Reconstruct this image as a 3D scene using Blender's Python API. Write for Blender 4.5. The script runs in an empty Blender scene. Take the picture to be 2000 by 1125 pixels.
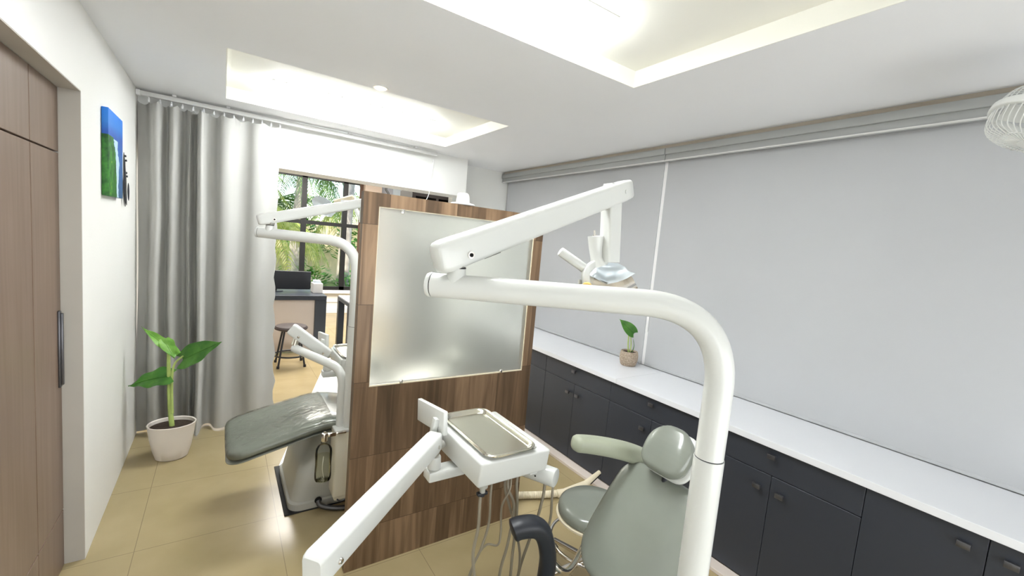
import bpy, bmesh, math, random
from mathutils import Vector, Matrix
V = Vector
SC = bpy.context.scene
COL = SC.collection
random.seed(7)

# ---------------------------------------------------------------- camera
CAMZ = 1.65
YAW, PITCH, ROLL, F = 0.59907473, -0.09772832, 0.08862889, 837.5
ca, sa, cb, sb = math.cos(YAW), math.sin(YAW), math.cos(PITCH), math.sin(PITCH)
cc, sc_ = math.cos(ROLL), math.sin(ROLL)
FW = V((sa*cb, ca*cb, sb)); RT = V((ca, -sa, 0)); UP = RT.cross(FW)
R2 = RT*cc + UP*sc_; U2 = -RT*sc_ + UP*cc
cam_d = bpy.data.cameras.new('camera'); cam = bpy.data.objects.new('camera', cam_d); COL.objects.link(cam)
cam_d.sensor_width = 36.0; cam_d.lens = F/2000*36.0; cam_d.clip_start = 0.02
cam.matrix_world = Matrix(((R2.x, U2.x, -FW.x, 0), (R2.y, U2.y, -FW.y, 0), (R2.z, U2.z, -FW.z, CAMZ), (0, 0, 0, 1)))
SC.camera = cam
# ---------------------------------------------------------------- world, exposure
SC.view_settings.view_transform = 'Standard'; SC.view_settings.look = 'None'
SC.view_settings.gamma = 1; SC.view_settings.exposure = 1.15
try: SC.view_settings.use_curve_mapping = False
except Exception: pass
w = bpy.data.worlds.new('World'); SC.world = w; w.use_nodes = True
nt = w.node_tree; nt.nodes.clear()
wo = nt.nodes.new('ShaderNodeOutputWorld'); bg = nt.nodes.new('ShaderNodeBackground')
sky = nt.nodes.new('ShaderNodeTexSky'); sky.sky_type = 'NISHITA'
sky.sun_elevation = math.radians(50); sky.sun_rotation = math.radians(200); sky.sun_disc = False
bg.inputs['Strength'].default_value = 0.34
nt.links.new(sky.outputs[0], bg.inputs[0]); nt.links.new(bg.outputs[0], wo.inputs[0])
sun_d = bpy.data.lights.new('sun', 'SUN'); sun_d.energy = 5.0; sun_d.angle = 0.02; sun_d.color = (1, .95, .84)
sun = bpy.data.objects.new('sun', sun_d); COL.objects.link(sun); sun.rotation_euler = (math.radians(40), 0, math.radians(-25)); sun.location = (0, 12, 8)
FIX_STRENGTH = 16.0          # ceiling batten diffusers
# unseen area light added under the waiting area ceiling to brighten it
ad = bpy.data.lights.new('waiting_fill', 'AREA'); ad.energy = 120; ad.shape = 'RECTANGLE'; ad.size = 2.2; ad.size_y = 1.6; ad.color = (1, .96, .9)
ao = bpy.data.objects.new('waiting_fill', ad); COL.objects.link(ao); ao.location = (1.3, 6.7, 2.83)
# unseen area light added behind the camera as fill for the room
bd = bpy.data.lights.new('rear_fill', 'AREA'); bd.energy = 34; bd.shape = 'RECTANGLE'; bd.size = 2.8; bd.size_y = 2.0; bd.color = (.93, .97, 1)
bo_ = bpy.data.objects.new('rear_fill', bd); COL.objects.link(bo_); bo_.location = (1.15, -1.55, 1.25); bo_.rotation_euler = (math.radians(98), 0, 0)

def P(x, y, d):          # survey helper: a point seen at pixel (x, y), at depth d metres
    return V((0, 0, CAMZ)) + (FW + R2*(x-1000)/F - U2*(y-562.5)/F)*d

# ---------------------------------------------------------------- materials
def mat(name, col, rough=.5, metal=0, bump=0, bscale=60, var=0, vscale=5, coat=0, trans=0, ior=1.45, emis=None, es=0, spec=.5, sheen=0):
    m = bpy.data.materials.new(name); m.use_nodes = True; n = m.node_tree; b = n.nodes['Principled BSDF']
    b.inputs['Base Color'].default_value = (*col, 1); b.inputs['Roughness'].default_value = rough
    b.inputs['Metallic'].default_value = metal; b.inputs['IOR'].default_value = ior
    b.inputs['Specular IOR Level'].default_value = spec
    b.inputs['Coat Weight'].default_value = coat; b.inputs['Transmission Weight'].default_value = trans
    if sheen: b.inputs['Sheen Weight'].default_value = sheen
    if emis: b.inputs['Emission Color'].default_value = (*emis, 1); b.inputs['Emission Strength'].default_value = es
    tc = n.nodes.new('ShaderNodeTexCoord')
    if var:
        t = n.nodes.new('ShaderNodeTexNoise'); t.inputs['Scale'].default_value = vscale; t.inputs['Detail'].default_value = 4
        n.links.new(tc.outputs['Object'], t.inputs['Vector'])
        r = n.nodes.new('ShaderNodeValToRGB'); r.color_ramp.elements[0].position = .3; r.color_ramp.elements[1].position = .7
        r.color_ramp.elements[0].color = (*[c*(1-var) for c in col], 1); r.color_ramp.elements[1].color = (*[min(1, c*(1+var)) for c in col], 1)
        n.links.new(t.outputs['Fac'], r.inputs[0]); n.links.new(r.outputs[0], b.inputs['Base Color'])
    if bump:
        t2 = n.nodes.new('ShaderNodeTexNoise'); t2.inputs['Scale'].default_value = bscale; t2.inputs['Detail'].default_value = 3
        n.links.new(tc.outputs['Object'], t2.inputs['Vector'])
        bp = n.nodes.new('ShaderNodeBump'); bp.inputs['Strength'].default_value = bump; bp.inputs['Distance'].default_value = .01
        n.links.new(t2.outputs['Fac'], bp.inputs['Height']); n.links.new(bp.outputs[0], b.inputs['Normal'])
    return m

def N(m): return m.node_tree
def math_node(n, op, a=None, b=None):
    k = n.nodes.new('ShaderNodeMath'); k.operation = op
    for i, v in enumerate((a, b)):
        if v is None: continue
        if isinstance(v, (int, float)): k.inputs[i].default_value = v
        else: n.links.new(v, k.inputs[i])
    return k.outputs[0]

def tile_material():
    m = mat('floor_tile', (.50, .40, .245), .24, bump=0); n = N(m); b = n.nodes['Principled BSDF']
    tc = n.nodes.new('ShaderNodeTexCoord'); s = n.nodes.new('ShaderNodeSeparateXYZ'); n.links.new(tc.outputs['Object'], s.inputs[0])
    S = .615
    def line(o, off):
        f = math_node(n, 'FRACT', math_node(n, 'DIVIDE', math_node(n, 'SUBTRACT', o, off-S*40), S))
        d = math_node(n, 'MINIMUM', f, math_node(n, 'SUBTRACT', 1.0, f))
        return math_node(n, 'LESS_THAN', d, .003)
    g = math_node(n, 'MAXIMUM', line(s.outputs[0], .285), line(s.outputs[1], 1.97))
    t = n.nodes.new('ShaderNodeTexNoise'); t.inputs['Scale'].default_value = 3.5; t.inputs['Detail'].default_value = 8; n.links.new(tc.outputs['Object'], t.inputs[0])
    r = n.nodes.new('ShaderNodeValToRGB'); r.color_ramp.elements[0].position = .3; r.color_ramp.elements[1].position = .75
    r.color_ramp.elements[0].color = (.335, .265, .14, 1); r.color_ramp.elements[1].color = (.40, .32, .18, 1); n.links.new(t.outputs['Fac'], r.inputs[0])
    mx = n.nodes.new('ShaderNodeMix'); mx.data_type = 'RGBA'; n.links.new(g, mx.inputs['Factor']); n.links.new(r.outputs[0], mx.inputs['A']); mx.inputs['B'].default_value = (.25, .195, .11, 1)
    n.links.new(mx.outputs['Result'], b.inputs['Base Color'])
    bp = n.nodes.new('ShaderNodeBump'); bp.inputs['Strength'].default_value = .06; bp.inputs['Distance'].default_value = .004
    t2 = n.nodes.new('ShaderNodeTexNoise'); t2.inputs['Scale'].default_value = 7; n.links.new(tc.outputs['Object'], t2.inputs[0])
    n.links.new(t2.outputs['Fac'], bp.inputs['Height']); n.links.new(bp.outputs[0], b.inputs['Normal'])
    return m

def wood_material(name, c1, c2, c3, strip=.085, rows=.37, grain=1.0, rough=.42):
    # vertical strips across x, grain along z
    m = mat(name, c2, rough); n = N(m); b = n.nodes['Principled BSDF']
    tc = n.nodes.new('ShaderNodeTexCoord'); s = n.nodes.new('ShaderNodeSeparateXYZ'); n.links.new(tc.outputs['Object'], s.inputs[0])
    xy = math_node(n, 'ADD', s.outputs[0], s.outputs[1])
    row = math_node(n, 'FLOOR', math_node(n, 'DIVIDE', math_node(n, 'ADD', s.outputs[2], .16), rows))
    col = math_node(n, 'FLOOR', math_node(n, 'DIVIDE', math_node(n, 'ADD', xy, math_node(n, 'MULTIPLY', row, .053)), strip))
    cv = n.nodes.new('ShaderNodeCombineXYZ'); n.links.new(col, cv.inputs[0]); n.links.new(row, cv.inputs[1])
    wn = n.nodes.new('ShaderNodeTexWhiteNoise'); wn.noise_dimensions = '2D'; n.links.new(cv.outputs[0], wn.inputs['Vector'])
    mp = n.nodes.new('ShaderNodeVectorMath'); mp.operation = 'MULTIPLY'; mp.inputs[1].default_value = (26, 26, 1.6); n.links.new(tc.outputs['Object'], mp.inputs[0])
    ad_ = n.nodes.new('ShaderNodeVectorMath'); ad_.operation = 'ADD'; n.links.new(mp.outputs[0], ad_.inputs[0])
    off = n.nodes.new('ShaderNodeVectorMath'); off.operation = 'SCALE'; off.inputs['Scale'].default_value = 30; n.links.new(wn.outputs['Color'], off.inputs[0]); n.links.new(off.outputs[0], ad_.inputs[1])
    t = n.nodes.new('ShaderNodeTexNoise'); t.inputs['Scale'].default_value = 1; t.inputs['Detail'].default_value = 5; t.inputs['Distortion'].default_value = .9; n.links.new(ad_.outputs[0], t.inputs[0])
    f = math_node(n, 'ADD', math_node(n, 'MULTIPLY', t.outputs['Fac'], grain), math_node(n, 'MULTIPLY', math_node(n, 'SUBTRACT', wn.outputs['Value'], .5), .42))
    r = n.nodes.new('ShaderNodeValToRGB'); e = r.color_ramp.elements; e[0].position = .22; e[0].color = (*c1, 1); e[1].position = .8; e[1].color = (*c3, 1)
    k = e.new(.5); k.color = (*c2, 1); n.links.new(f, r.inputs[0])
    fz = math_node(n, 'FRACT', math_node(n, 'DIVIDE', math_node(n, 'ADD', s.outputs[2], .16), rows))
    ln = math_node(n, 'LESS_THAN', fz, .006)
    mx = n.nodes.new('ShaderNodeMix'); mx.data_type = 'RGBA'; n.links.new(ln, mx.inputs['Factor']); n.links.new(r.outputs[0], mx.inputs['A']); mx.inputs['B'].default_value = (*[c*.6 for c in c1], 1)
    n.links.new(mx.outputs['Result'], b.inputs['Base Color'])
    return m

M = {}
M['wall'] = mat('white_wall', (.80, .79, .755), .55, bump=.05, bscale=90, var=.015, vscale=2)
M['header'] = mat('white_header', (.84, .84, .81), .55)
M['reveal'] = mat('door_reveal', (.50, .47, .42), .6, var=.03)
M['ceil'] = mat('ceiling_paint', (.82, .825, .84), .6, bump=.03, bscale=120, var=.01, vscale=1.5)
M['recess'] = mat('recess_paint', (.86, .85, .78), .6)
M['tile'] = tile_material()
M['walnut'] = wood_material('walnut_laminate', (.068, .040, .020), (.135, .081, .043), (.25, .16, .092))
M['doorwood'] = wood_material('door_laminate', (.15, .100, .072), (.185, .125, .090), (.225, .158, .118), strip=3, rows=7, grain=.9, rough=.38)
M['plastic'] = mat('white_enamel', (.66, .67, .645), .28, coat=.3)
M['cream'] = mat('cream_enamel', (.74, .71, .60), .32, coat=.2)
M['greybase'] = mat('pale_grey_moulding', (.40, .395, .355), .35, var=.03)
M['vinyl'] = mat('grey_green_vinyl', (.212, .228, .195), .24, bump=.09, bscale=10, var=.06, vscale=6, coat=.35)
M['vinyl_arm'] = mat('pale_green_vinyl', (.33, .35, .265), .36, bump=.05, bscale=20, var=.05)
M['black'] = mat('black_plastic', (.018, .020, .026), .42)
M['rubber'] = mat('black_rubber', (.012, .012, .012), .7)
M['slot'] = mat('dark_slot', (.004, .004, .004), .9)
M['chrome'] = mat('chrome', (.75, .72, .68), .14, metal=1)
M['steel'] = mat('stainless_steel', (.70, .68, .60), .26, metal=1, bump=.02, bscale=20)
M['steelrim'] = mat('polished_steel_rim', (.66, .64, .56), .14, metal=1)
M['cabinet'] = mat('charcoal_laminate', (.033, .037, .047), .38, bump=.015, bscale=200)
M['knob'] = mat('dark_metal_knob', (.13, .13, .14), .3, metal=.8)
M['counter'] = mat('white_laminate', (.74, .75, .78), .3, bump=.01)
M['blind'] = mat('grey_blind_fabric', (.465, .475, .49), .8, bump=.08, bscale=500, var=.02, vscale=2)
M['valance'] = mat('grey_valance', (.37, .38, .375), .4)
M['valance_lip'] = mat('pale_valance_lip', (.72, .72, .70), .35)
M['cornice'] = mat('beige_cornice', (.52, .46, .38), .6)
M['curtain'] = mat('grey_curtain', (.43, .425, .40), .75, bump=.05, bscale=350, sheen=.2)
M['hose'] = mat('beige_hose', (.26, .225, .165), .45)
M['corr'] = mat('cream_hose', (.70, .62, .46), .5)
M['yellow'] = mat('yellow_knob', (.80, .55, .16), .4)
M['pinkwall'] = mat('pale_pink_paint', (.68, .56, .48), .6)
M['bluewall'] = mat('grey_blue_paint', (.45, .48, .56), .6)
M['desk'] = mat('dark_slate_laminate', (.035, .042, .055), .28)
M['deskpanel'] = mat('pale_desk_panel', (.66, .58, .52), .4)
M['winframe'] = mat('black_window_frame', (.012, .013, .015), .4)
M['brownframe'] = mat('brown_frame', (.10, .055, .035), .5)
M['pot'] = mat('white_pot', (.72, .66, .60), .45)
M['soil'] = mat('dark_soil', (.035, .022, .014), .95, bump=.6, bscale=60, var=.4, vscale=40)
M['stem'] = mat('green_stem', (.36, .46, .13), .5, var=.2, vscale=10)
M['white'] = mat('plain_white', (.82, .82, .82), .4)
M['paper'] = mat('pale_blue_paper', (.60, .70, .80), .6)
M['dark'] = mat('dark_brown_shelf', (.045, .035, .035), .5)
M['garden'] = mat('garden_ground', (.20, .26, .10), .9, var=.4, vscale=3)
M['gardenwall'] = mat('garden_wall', (.70, .58, .38), .8, var=.12, vscale=1.2)
M['bark'] = mat('palm_bark', (.34, .30, .25), .9, bump=.8, bscale=12, var=.3, vscale=6)
M['bush'] = mat('garden_bush_leaf', (.14, .33, .06), .5, var=.4, vscale=8)
M['thread'] = mat('dark_cable', (.03, .03, .03), .5)

def leaf_mat(name, c, c2, tr=.35):
    m = mat(name, c, .38, var=.0); n = N(m); b = n.nodes['Principled BSDF']
    tc = n.nodes.new('ShaderNodeTexCoord'); t = n.nodes.new('ShaderNodeTexNoise'); t.inputs['Scale'].default_value = 14; n.links.new(tc.outputs['Object'], t.inputs[0])
    r = n.nodes.new('ShaderNodeValToRGB'); r.color_ramp.elements[0].position = .35; r.color_ramp.elements[1].position = .7
    r.color_ramp.elements[0].color = (*c, 1); r.color_ramp.elements[1].color = (*c2, 1); n.links.new(t.outputs['Fac'], r.inputs[0]); n.links.new(r.outputs[0], b.inputs['Base Color'])
    tl = n.nodes.new('ShaderNodeBsdfTranslucent'); n.links.new(r.outputs[0], tl.inputs[0])
    mx = n.nodes.new('ShaderNodeMixShader'); mx.inputs[0].default_value = tr
    n.links.new(b.outputs[0], mx.inputs[1]); n.links.new(tl.outputs[0], mx.inputs[2]); n.links.new(mx.outputs[0], n.nodes['Material Output'].inputs[0])
    return m
M['leaf'] = leaf_mat('green_leaf', (.06, .20, .03), (.12, .32, .05))
M['leaf2'] = leaf_mat('young_green_leaf', (.18, .42, .06), (.32, .58, .12))
M['frond'] = leaf_mat('palm_frond', (.30, .38, .08), (.62, .64, .22), .5)
M['frond2'] = leaf_mat('dark_palm_frond', (.10, .18, .05), (.22, .33, .10), .4)

def frosted():
    m = bpy.data.materials.new('frosted_glass'); m.use_nodes = True; n = m.node_tree; b = n.nodes['Principled BSDF']
    b.inputs['Base Color'].default_value = (.92, .93, .87, 1); b.inputs['Roughness'].default_value = .34; b.inputs['Transmission Weight'].default_value = 1; b.inputs['IOR'].default_value = 1.3
    tc = n.nodes.new('ShaderNodeTexCoord'); t = n.nodes.new('ShaderNodeTexNoise'); t.inputs['Scale'].default_value = 260; n.links.new(tc.outputs['Object'], t.inputs[0])
    bp = n.nodes.new('ShaderNodeBump'); bp.inputs['Strength'].default_value = .12; bp.inputs['Distance'].default_value = .003; n.links.new(t.outputs['Fac'], bp.inputs['Height']); n.links.new(bp.outputs[0], b.inputs['Normal'])
    tl = n.nodes.new('ShaderNodeBsdfTranslucent'); tl.inputs[0].default_value = (.86, .89, .84, 1)
    df = n.nodes.new('ShaderNodeBsdfDiffuse'); df.inputs[0].default_value = (.80, .83, .79, 1)
    m1 = n.nodes.new('ShaderNodeMixShader'); m1.inputs[0].default_value = .5; n.links.new(tl.outputs[0], m1.inputs[1]); n.links.new(df.outputs[0], m1.inputs[2])
    m2 = n.nodes.new('ShaderNodeMixShader'); m2.inputs[0].default_value = .14; n.links.new(b.outputs[0], m2.inputs[1]); n.links.new(m1.outputs[0], m2.inputs[2])
    n.links.new(m2.outputs[0], n.nodes['Material Output'].inputs[0]); return m
M['frost'] = frosted()

def clear(name, tint=(1, 1, 1), gl=.12, rough=.05, bump=0):
    m = bpy.data.materials.new(name); m.use_nodes = True; n = m.node_tree; n.nodes.remove(n.nodes['Principled BSDF'])
    tr = n.nodes.new('ShaderNodeBsdfTransparent'); tr.inputs[0].default_value = (*tint, 1)
    g = n.nodes.new('ShaderNodeBsdfGlossy'); g.inputs['Roughness'].default_value = rough
    fr = n.nodes.new('ShaderNodeLayerWeight'); fr.inputs['Blend'].default_value = gl
    mx = n.nodes.new('ShaderNodeMixShader'); n.links.new(fr.outputs['Fresnel'], mx.inputs[0]); n.links.new(tr.outputs[0], mx.inputs[1]); n.links.new(g.outputs[0], mx.inputs[2])
    n.links.new(mx.outputs[0], n.nodes['Material Output'].inputs[0])
    if bump:
        tc = n.nodes.new('ShaderNodeTexCoord'); t = n.nodes.new('ShaderNodeTexNoise'); t.inputs['Scale'].default_value = 16; t.inputs['Detail'].default_value = 5; t.inputs['Distortion'].default_value = 1.5; n.links.new(tc.outputs['Object'], t.inputs[0])
        bp = n.nodes.new('ShaderNodeBump'); bp.inputs['Strength'].default_value = bump; bp.inputs['Distance'].default_value = .03; n.links.new(t.outputs['Fac'], bp.inputs['Height']); n.links.new(bp.outputs[0], g.inputs['Normal']); n.links.new(bp.outputs[0], fr.inputs['Normal'])
    return m
M['glass'] = clear('window_glass', gl=.08, rough=.01)
M['wrap'] = clear('clear_plastic_wrap', (.97, .97, .95), gl=.12, rough=.14, bump=.8)
M['bottle'] = clear('bottle_plastic', (.97, .97, .94), gl=.2, rough=.08)
M['water'] = clear('water', (.95, .95, .88), gl=.12, rough=.03)
M['shield'] = clear('lamp_shield', (.90, .84, .74), gl=.45, rough=.1)
M['lampdish'] = mat('pale_blue_lamp_reflector', (.68, .73, .76), .15, metal=.15)

def emit(name, c, s):
    m = bpy.data.materials.new(name); m.use_nodes = True; n = m.node_tree; n.nodes.remove(n.nodes['Principled BSDF'])
    e = n.nodes.new('ShaderNodeEmission'); e.inputs[0].default_value = (*c, 1); e.inputs[1].default_value = s
    n.links.new(e.outputs[0], n.nodes['Material Output'].inputs[0]); return m
M['tube'] = emit('lamp_diffuser', (.95, .985, 1.0), FIX_STRENGTH)
M['spot'] = emit('warm_downlight', (1, .72, .4), 16)

def painting_material():
    m = mat('seascape_paint', (.05, .2, .6), .5); n = N(m); b = n.nodes['Principled BSDF']
    tc = n.nodes.new('ShaderNodeTexCoord'); s = n.nodes.new('ShaderNodeSeparateXYZ'); n.links.new(tc.outputs['Object'], s.inputs[0])
    nz = n.nodes.new('ShaderNodeTexNoise'); nz.inputs['Scale'].default_value = 9; nz.inputs['Detail'].default_value = 6; n.links.new(tc.outputs['Object'], nz.inputs[0])
    # y: 0..0.39 along the wall, z 0..0.45 up.  sea blue, green cliffs near the camera, surf between
    sea = n.nodes.new('ShaderNodeValToRGB'); e = sea.color_ramp.elements; e[0].position = .0; e[0].color = (.03, .10, .22, 1); e[1].position = 1; e[1].color = (.02, .22, .80, 1)
    for p, c in ((.45, (.03, .13, .38)), (.70, (.02, .09, .40)), (.82, (.03, .20, .62))):
        k = e.new(p); k.color = (*c, 1)
    n.links.new(math_node(n, 'ADD', math_node(n, 'DIVIDE', s.outputs[2], .45), math_node(n, 'MULTIPLY', math_node(n, 'SUBTRACT', nz.outputs['Fac'], .5), .12)), sea.inputs[0])
    coast = math_node(n, 'ADD', math_node(n, 'SUBTRACT', .205, math_node(n, 'MULTIPLY', s.outputs[2], .16)), math_node(n, 'MULTIPLY', math_node(n, 'SUBTRACT', nz.outputs['Fac'], .5), .22))
    d = math_node(n, 'SUBTRACT', s.outputs[1], coast)
    land = math_node(n, 'MULTIPLY', math_node(n, 'LESS_THAN', d, 0.0), math_node(n, 'LESS_THAN', s.outputs[2], .305))
    surf = math_node(n, 'MULTIPLY', math_node(n, 'LESS_THAN', math_node(n, 'ABSOLUTE', math_node(n, 'SUBTRACT', d, .035)), .032), math_node(n, 'LESS_THAN', s.outputs[2], .30))
    nz2 = n.nodes.new('ShaderNodeTexNoise'); nz2.inputs['Scale'].default_value = 22; nz2.inputs['Detail'].default_value = 4; n.links.new(tc.outputs['Object'], nz2.inputs[0])
    gr = n.nodes.new('ShaderNodeValToRGB'); e = gr.color_ramp.elements; e[0].position = .35; e[0].color = (.01, .07, .015, 1); e[1].position = .62; e[1].color = (.05, .24, .03, 1)
    k = e.new(.75); k.color = (.55, .45, .08, 1); n.links.new(nz2.outputs['Fac'], gr.inputs[0])
    a = n.nodes.new('ShaderNodeMix'); a.data_type = 'RGBA'; n.links.new(surf, a.inputs['Factor']); n.links.new(sea.outputs[0], a.inputs['A']); a.inputs['B'].default_value = (.45, .62, .72, 1)
    c = n.nodes.new('ShaderNodeMix'); c.data_type = 'RGBA'; n.links.new(land, c.inputs['Factor']); n.links.new(a.outputs['Result'], c.inputs['A']); n.links.new(gr.outputs[0], c.inputs['B'])
    n.links.new(c.outputs['Result'], b.inputs['Base Color']); return m
M['painting'] = painting_material()

def woven_pot():
    m = mat('woven_clay', (.48, .38, .29), .85); n = N(m); b = n.nodes['Principled BSDF']
    tc = n.nodes.new('ShaderNodeTexCoord'); wv = n.nodes.new('ShaderNodeTexWave'); wv.bands_direction = 'DIAGONAL'; wv.inputs['Scale'].default_value = 26; wv.inputs['Distortion'].default_value = 11; wv.inputs['Detail'].default_value = 3; wv.inputs['Detail Scale'].default_value = 2.5; n.links.new(tc.outputs['Object'], wv.inputs[0])
    bp = n.nodes.new('ShaderNodeBump'); bp.inputs['Strength'].default_value = .8; bp.inputs['Distance'].default_value = .004; n.links.new(wv.outputs['Fac'], bp.inputs['Height']); n.links.new(bp.outputs[0], b.inputs['Normal'])
    r = n.nodes.new('ShaderNodeValToRGB'); r.color_ramp.elements[0].color = (.34, .26, .19, 1); r.color_ramp.elements[1].color = (.54, .44, .34, 1); n.links.new(wv.outputs['Fac'], r.inputs[0]); n.links.new(r.outputs[0], b.inputs['Base Color'])
    return m
M['clay'] = woven_pot()

# ---------------------------------------------------------------- mesh builder
class MB:
    def __init__(s): s.v = []; s.f = []
    def add(s, vs, fs):
        o = len(s.v); s.v += [V(p) for p in vs]; s.f += [[i+o for i in f] for f in fs]; return s
    def bm(s, b):
        b.verts.ensure_lookup_table(); b.verts.index_update()
        s.add([v.co.copy() for v in b.verts], [[v.index for v in f.verts] for f in b.faces]); b.free(); return s
    def box(s, lo, hi, bev=0, seg=2, rot=None, piv=None):
        lo, hi = V(lo), V(hi); b = bmesh.new(); bmesh.ops.create_cube(b, size=1)
        for v in b.verts: v.co = V(((lo.x+hi.x)/2+v.co.x*(hi.x-lo.x), (lo.y+hi.y)/2+v.co.y*(hi.y-lo.y), (lo.z+hi.z)/2+v.co.z*(hi.z-lo.z)))
        if bev: bmesh.ops.bevel(b, geom=list(b.edges), offset=bev, segments=seg, profile=.5, affect='EDGES')
        if rot is not None:
            p = V(piv) if piv is not None else (lo+hi)/2
            for v in b.verts: v.co = rot @ (v.co-p) + p
        return s.bm(b)
    def sweep(s, path, prof, caps=True, up=None, scales=None):
        # prof: list of (a,b) in the (side, normal) frame
        path = [V(p) for p in path]; n = len(path); k = len(prof); rings = []
        t0 = (path[1]-path[0]).normalized()
        u = V(up) if up is not None else (V((0, 0, 1)) if abs(t0.z) < .9 else V((1, 0, 0)))
        nrm = (u - t0*u.dot(t0)).normalized()
        for i, p in enumerate(path):
            t = (path[min(i+1, n-1)]-path[max(i-1, 0)]).normalized()
            if up is not None and abs(V(up).dot(t)) < .98: nrm = (V(up)-t*V(up).dot(t)).normalized()
            else: nrm = (nrm - t*nrm.dot(t)).normalized()
            sd = t.cross(nrm); q = (scales[i] if scales else (1, 1))
            if not isinstance(q, tuple): q = (q, q)
            rings.append([p + sd*a*q[0] + nrm*b*q[1] for a, b in prof])
        vs = [x for r in rings for x in r]; fs = []
        for i in range(n-1):
            for j in range(k): fs.append([i*k+j, i*k+(j+1) % k, (i+1)*k+(j+1) % k, (i+1)*k+j])
        if caps: fs.append(list(range(k))[::-1]); fs.append([(n-1)*k+j for j in range(k)])
        return s.add(vs, fs)
    def tube(s, path, r, n=20, caps=True, scales=None, up=None):
        return s.sweep(path, [(r*math.cos(2*math.pi*i/n), r*math.sin(2*math.pi*i/n)) for i in range(n)], caps, up, scales)
    def cyl(s, a, b, r, r2=None, n=28, bev=0):
        a, b = V(a), V(b); r2 = r if r2 is None else r2; L = (b-a).length; d = (b-a).normalized()
        if bev: st = [(0, r-bev), (bev*.3, r-bev*.3), (bev, r), (L-bev, r2), (L-bev*.3, r2-bev*.3), (L, r2-bev)]
        else: st = [(0, r), (L, r2)]
        return s.tube([a+d*t for t, _ in st], 1, n, scales=[q for _, q in st])
    def lathe(s, prof, c=(0, 0, 0), n=32, sx=1, sy=1, axis=None):
        c = V(c); vs = []; fs = []; k = len(prof)
        rot = V((0, 0, 1)).rotation_difference(V(axis)).to_matrix() if axis is not None else None
        for i in range(n):
            a = 2*math.pi*i/n
            for r, z in prof:
                p = V((r*math.cos(a)*sx, r*math.sin(a)*sy, z)); vs.append(c + (rot @ p if rot else p))
        for i in range(n):
            for j in range(k-1): fs.append([i*k+j, ((i+1) % n)*k+j, ((i+1) % n)*k+j+1, i*k+j+1])
        return s.add(vs, fs)
    def slab(s, path, W, T, side, end_r=.1, tr=.025, exp=5, n=36, end_w0=None, wfun=None):
        # cushion: follows path; W half-width, T half-thickness; rounded ends
        path = [V(p) for p in path]; side = V(side).normalized()
        L = [0]
        for a, b in zip(path, path[1:]): L.append(L[-1]+(b-a).length)
        tot = L[-1]
        def at(d):
            d = max(0, min(tot, d))
            for i in range(len(L)-1):
                if d <= L[i+1]+1e-9: return path[i].lerp(path[i+1], (d-L[i])/(L[i+1]-L[i]))
            return path[-1]
        e0 = end_w0 if end_w0 is not None else end_r
        ds = sorted(set([round(x, 5) for x in [0, .002, .006, .012, .02, .032, .05, .07, .1] + [tot-x for x in (0, .002, .006, .012, .02, .032, .05, .07, .1)] + [tot*i/24 for i in range(2, 23)] if 0 <= x <= tot]))
        def cor(e, R): return 0 if e >= R else R-math.sqrt(max(0, R*R-(R-e)**2))
        rings = []
        for d in ds:
            t = (at(d+.01)-at(d-.01)).normalized(); nr = side.cross(t).normalized()
            if nr.z < 0: nr = -nr
            w_ = W*(wfun(d/tot) if wfun else 1) - cor(d, e0) - cor(tot-d, end_r); h = T - cor(d, tr) - cor(tot-d, tr)
            w_ = max(w_, .004); h = max(h, .002); c = at(d); ring = []
            for i in range(n):
                a = 2*math.pi*i/n; x, y = math.cos(a), math.sin(a)
                # superellipse with tighter corners in the thickness
                px_ = math.copysign(abs(x)**(2/exp), x); py_ = math.copysign(abs(y)**(2/3.0), y)
                ring.append(c + side*px_*w_ + nr*py_*h)
            rings.append(ring)
        vs = [p for r in rings for p in r]; fs = []; k = n
        for i in range(len(rings)-1):
            for j in range(k): fs.append([i*k+j, i*k+(j+1) % k, (i+1)*k+(j+1) % k, (i+1)*k+j])
        fs.append(list(range(k))[::-1]); fs.append([(len(rings)-1)*k+j for j in range(k)])
        return s.add(vs, fs)
    def build(s, name, m, parent=None, smooth=40, **tg):
        me = bpy.data.meshes.new(name); me.from_pydata([tuple(p) for p in s.v], [], s.f); me.update()
        b = bmesh.new(); b.from_mesh(me); bmesh.ops.recalc_face_normals(b, faces=b.faces); b.to_mesh(me); b.free()
        me.materials.append(M[m] if isinstance(m, str) else m)
        if smooth:
            for p in me.polygons: p.use_smooth = True
            me.set_sharp_from_angle(angle=math.radians(smooth))
        o = bpy.data.objects.new(name, me); COL.objects.link(o)
        if parent is not None: 
            o.parent = parent; o.matrix_parent_inverse = Matrix.Translation(-parent.location) if parent.parent is None and parent.rotation_euler.z == 0 else Matrix()
        for k_, v_ in tg.items(): o[k_] = v_
        return o

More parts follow.
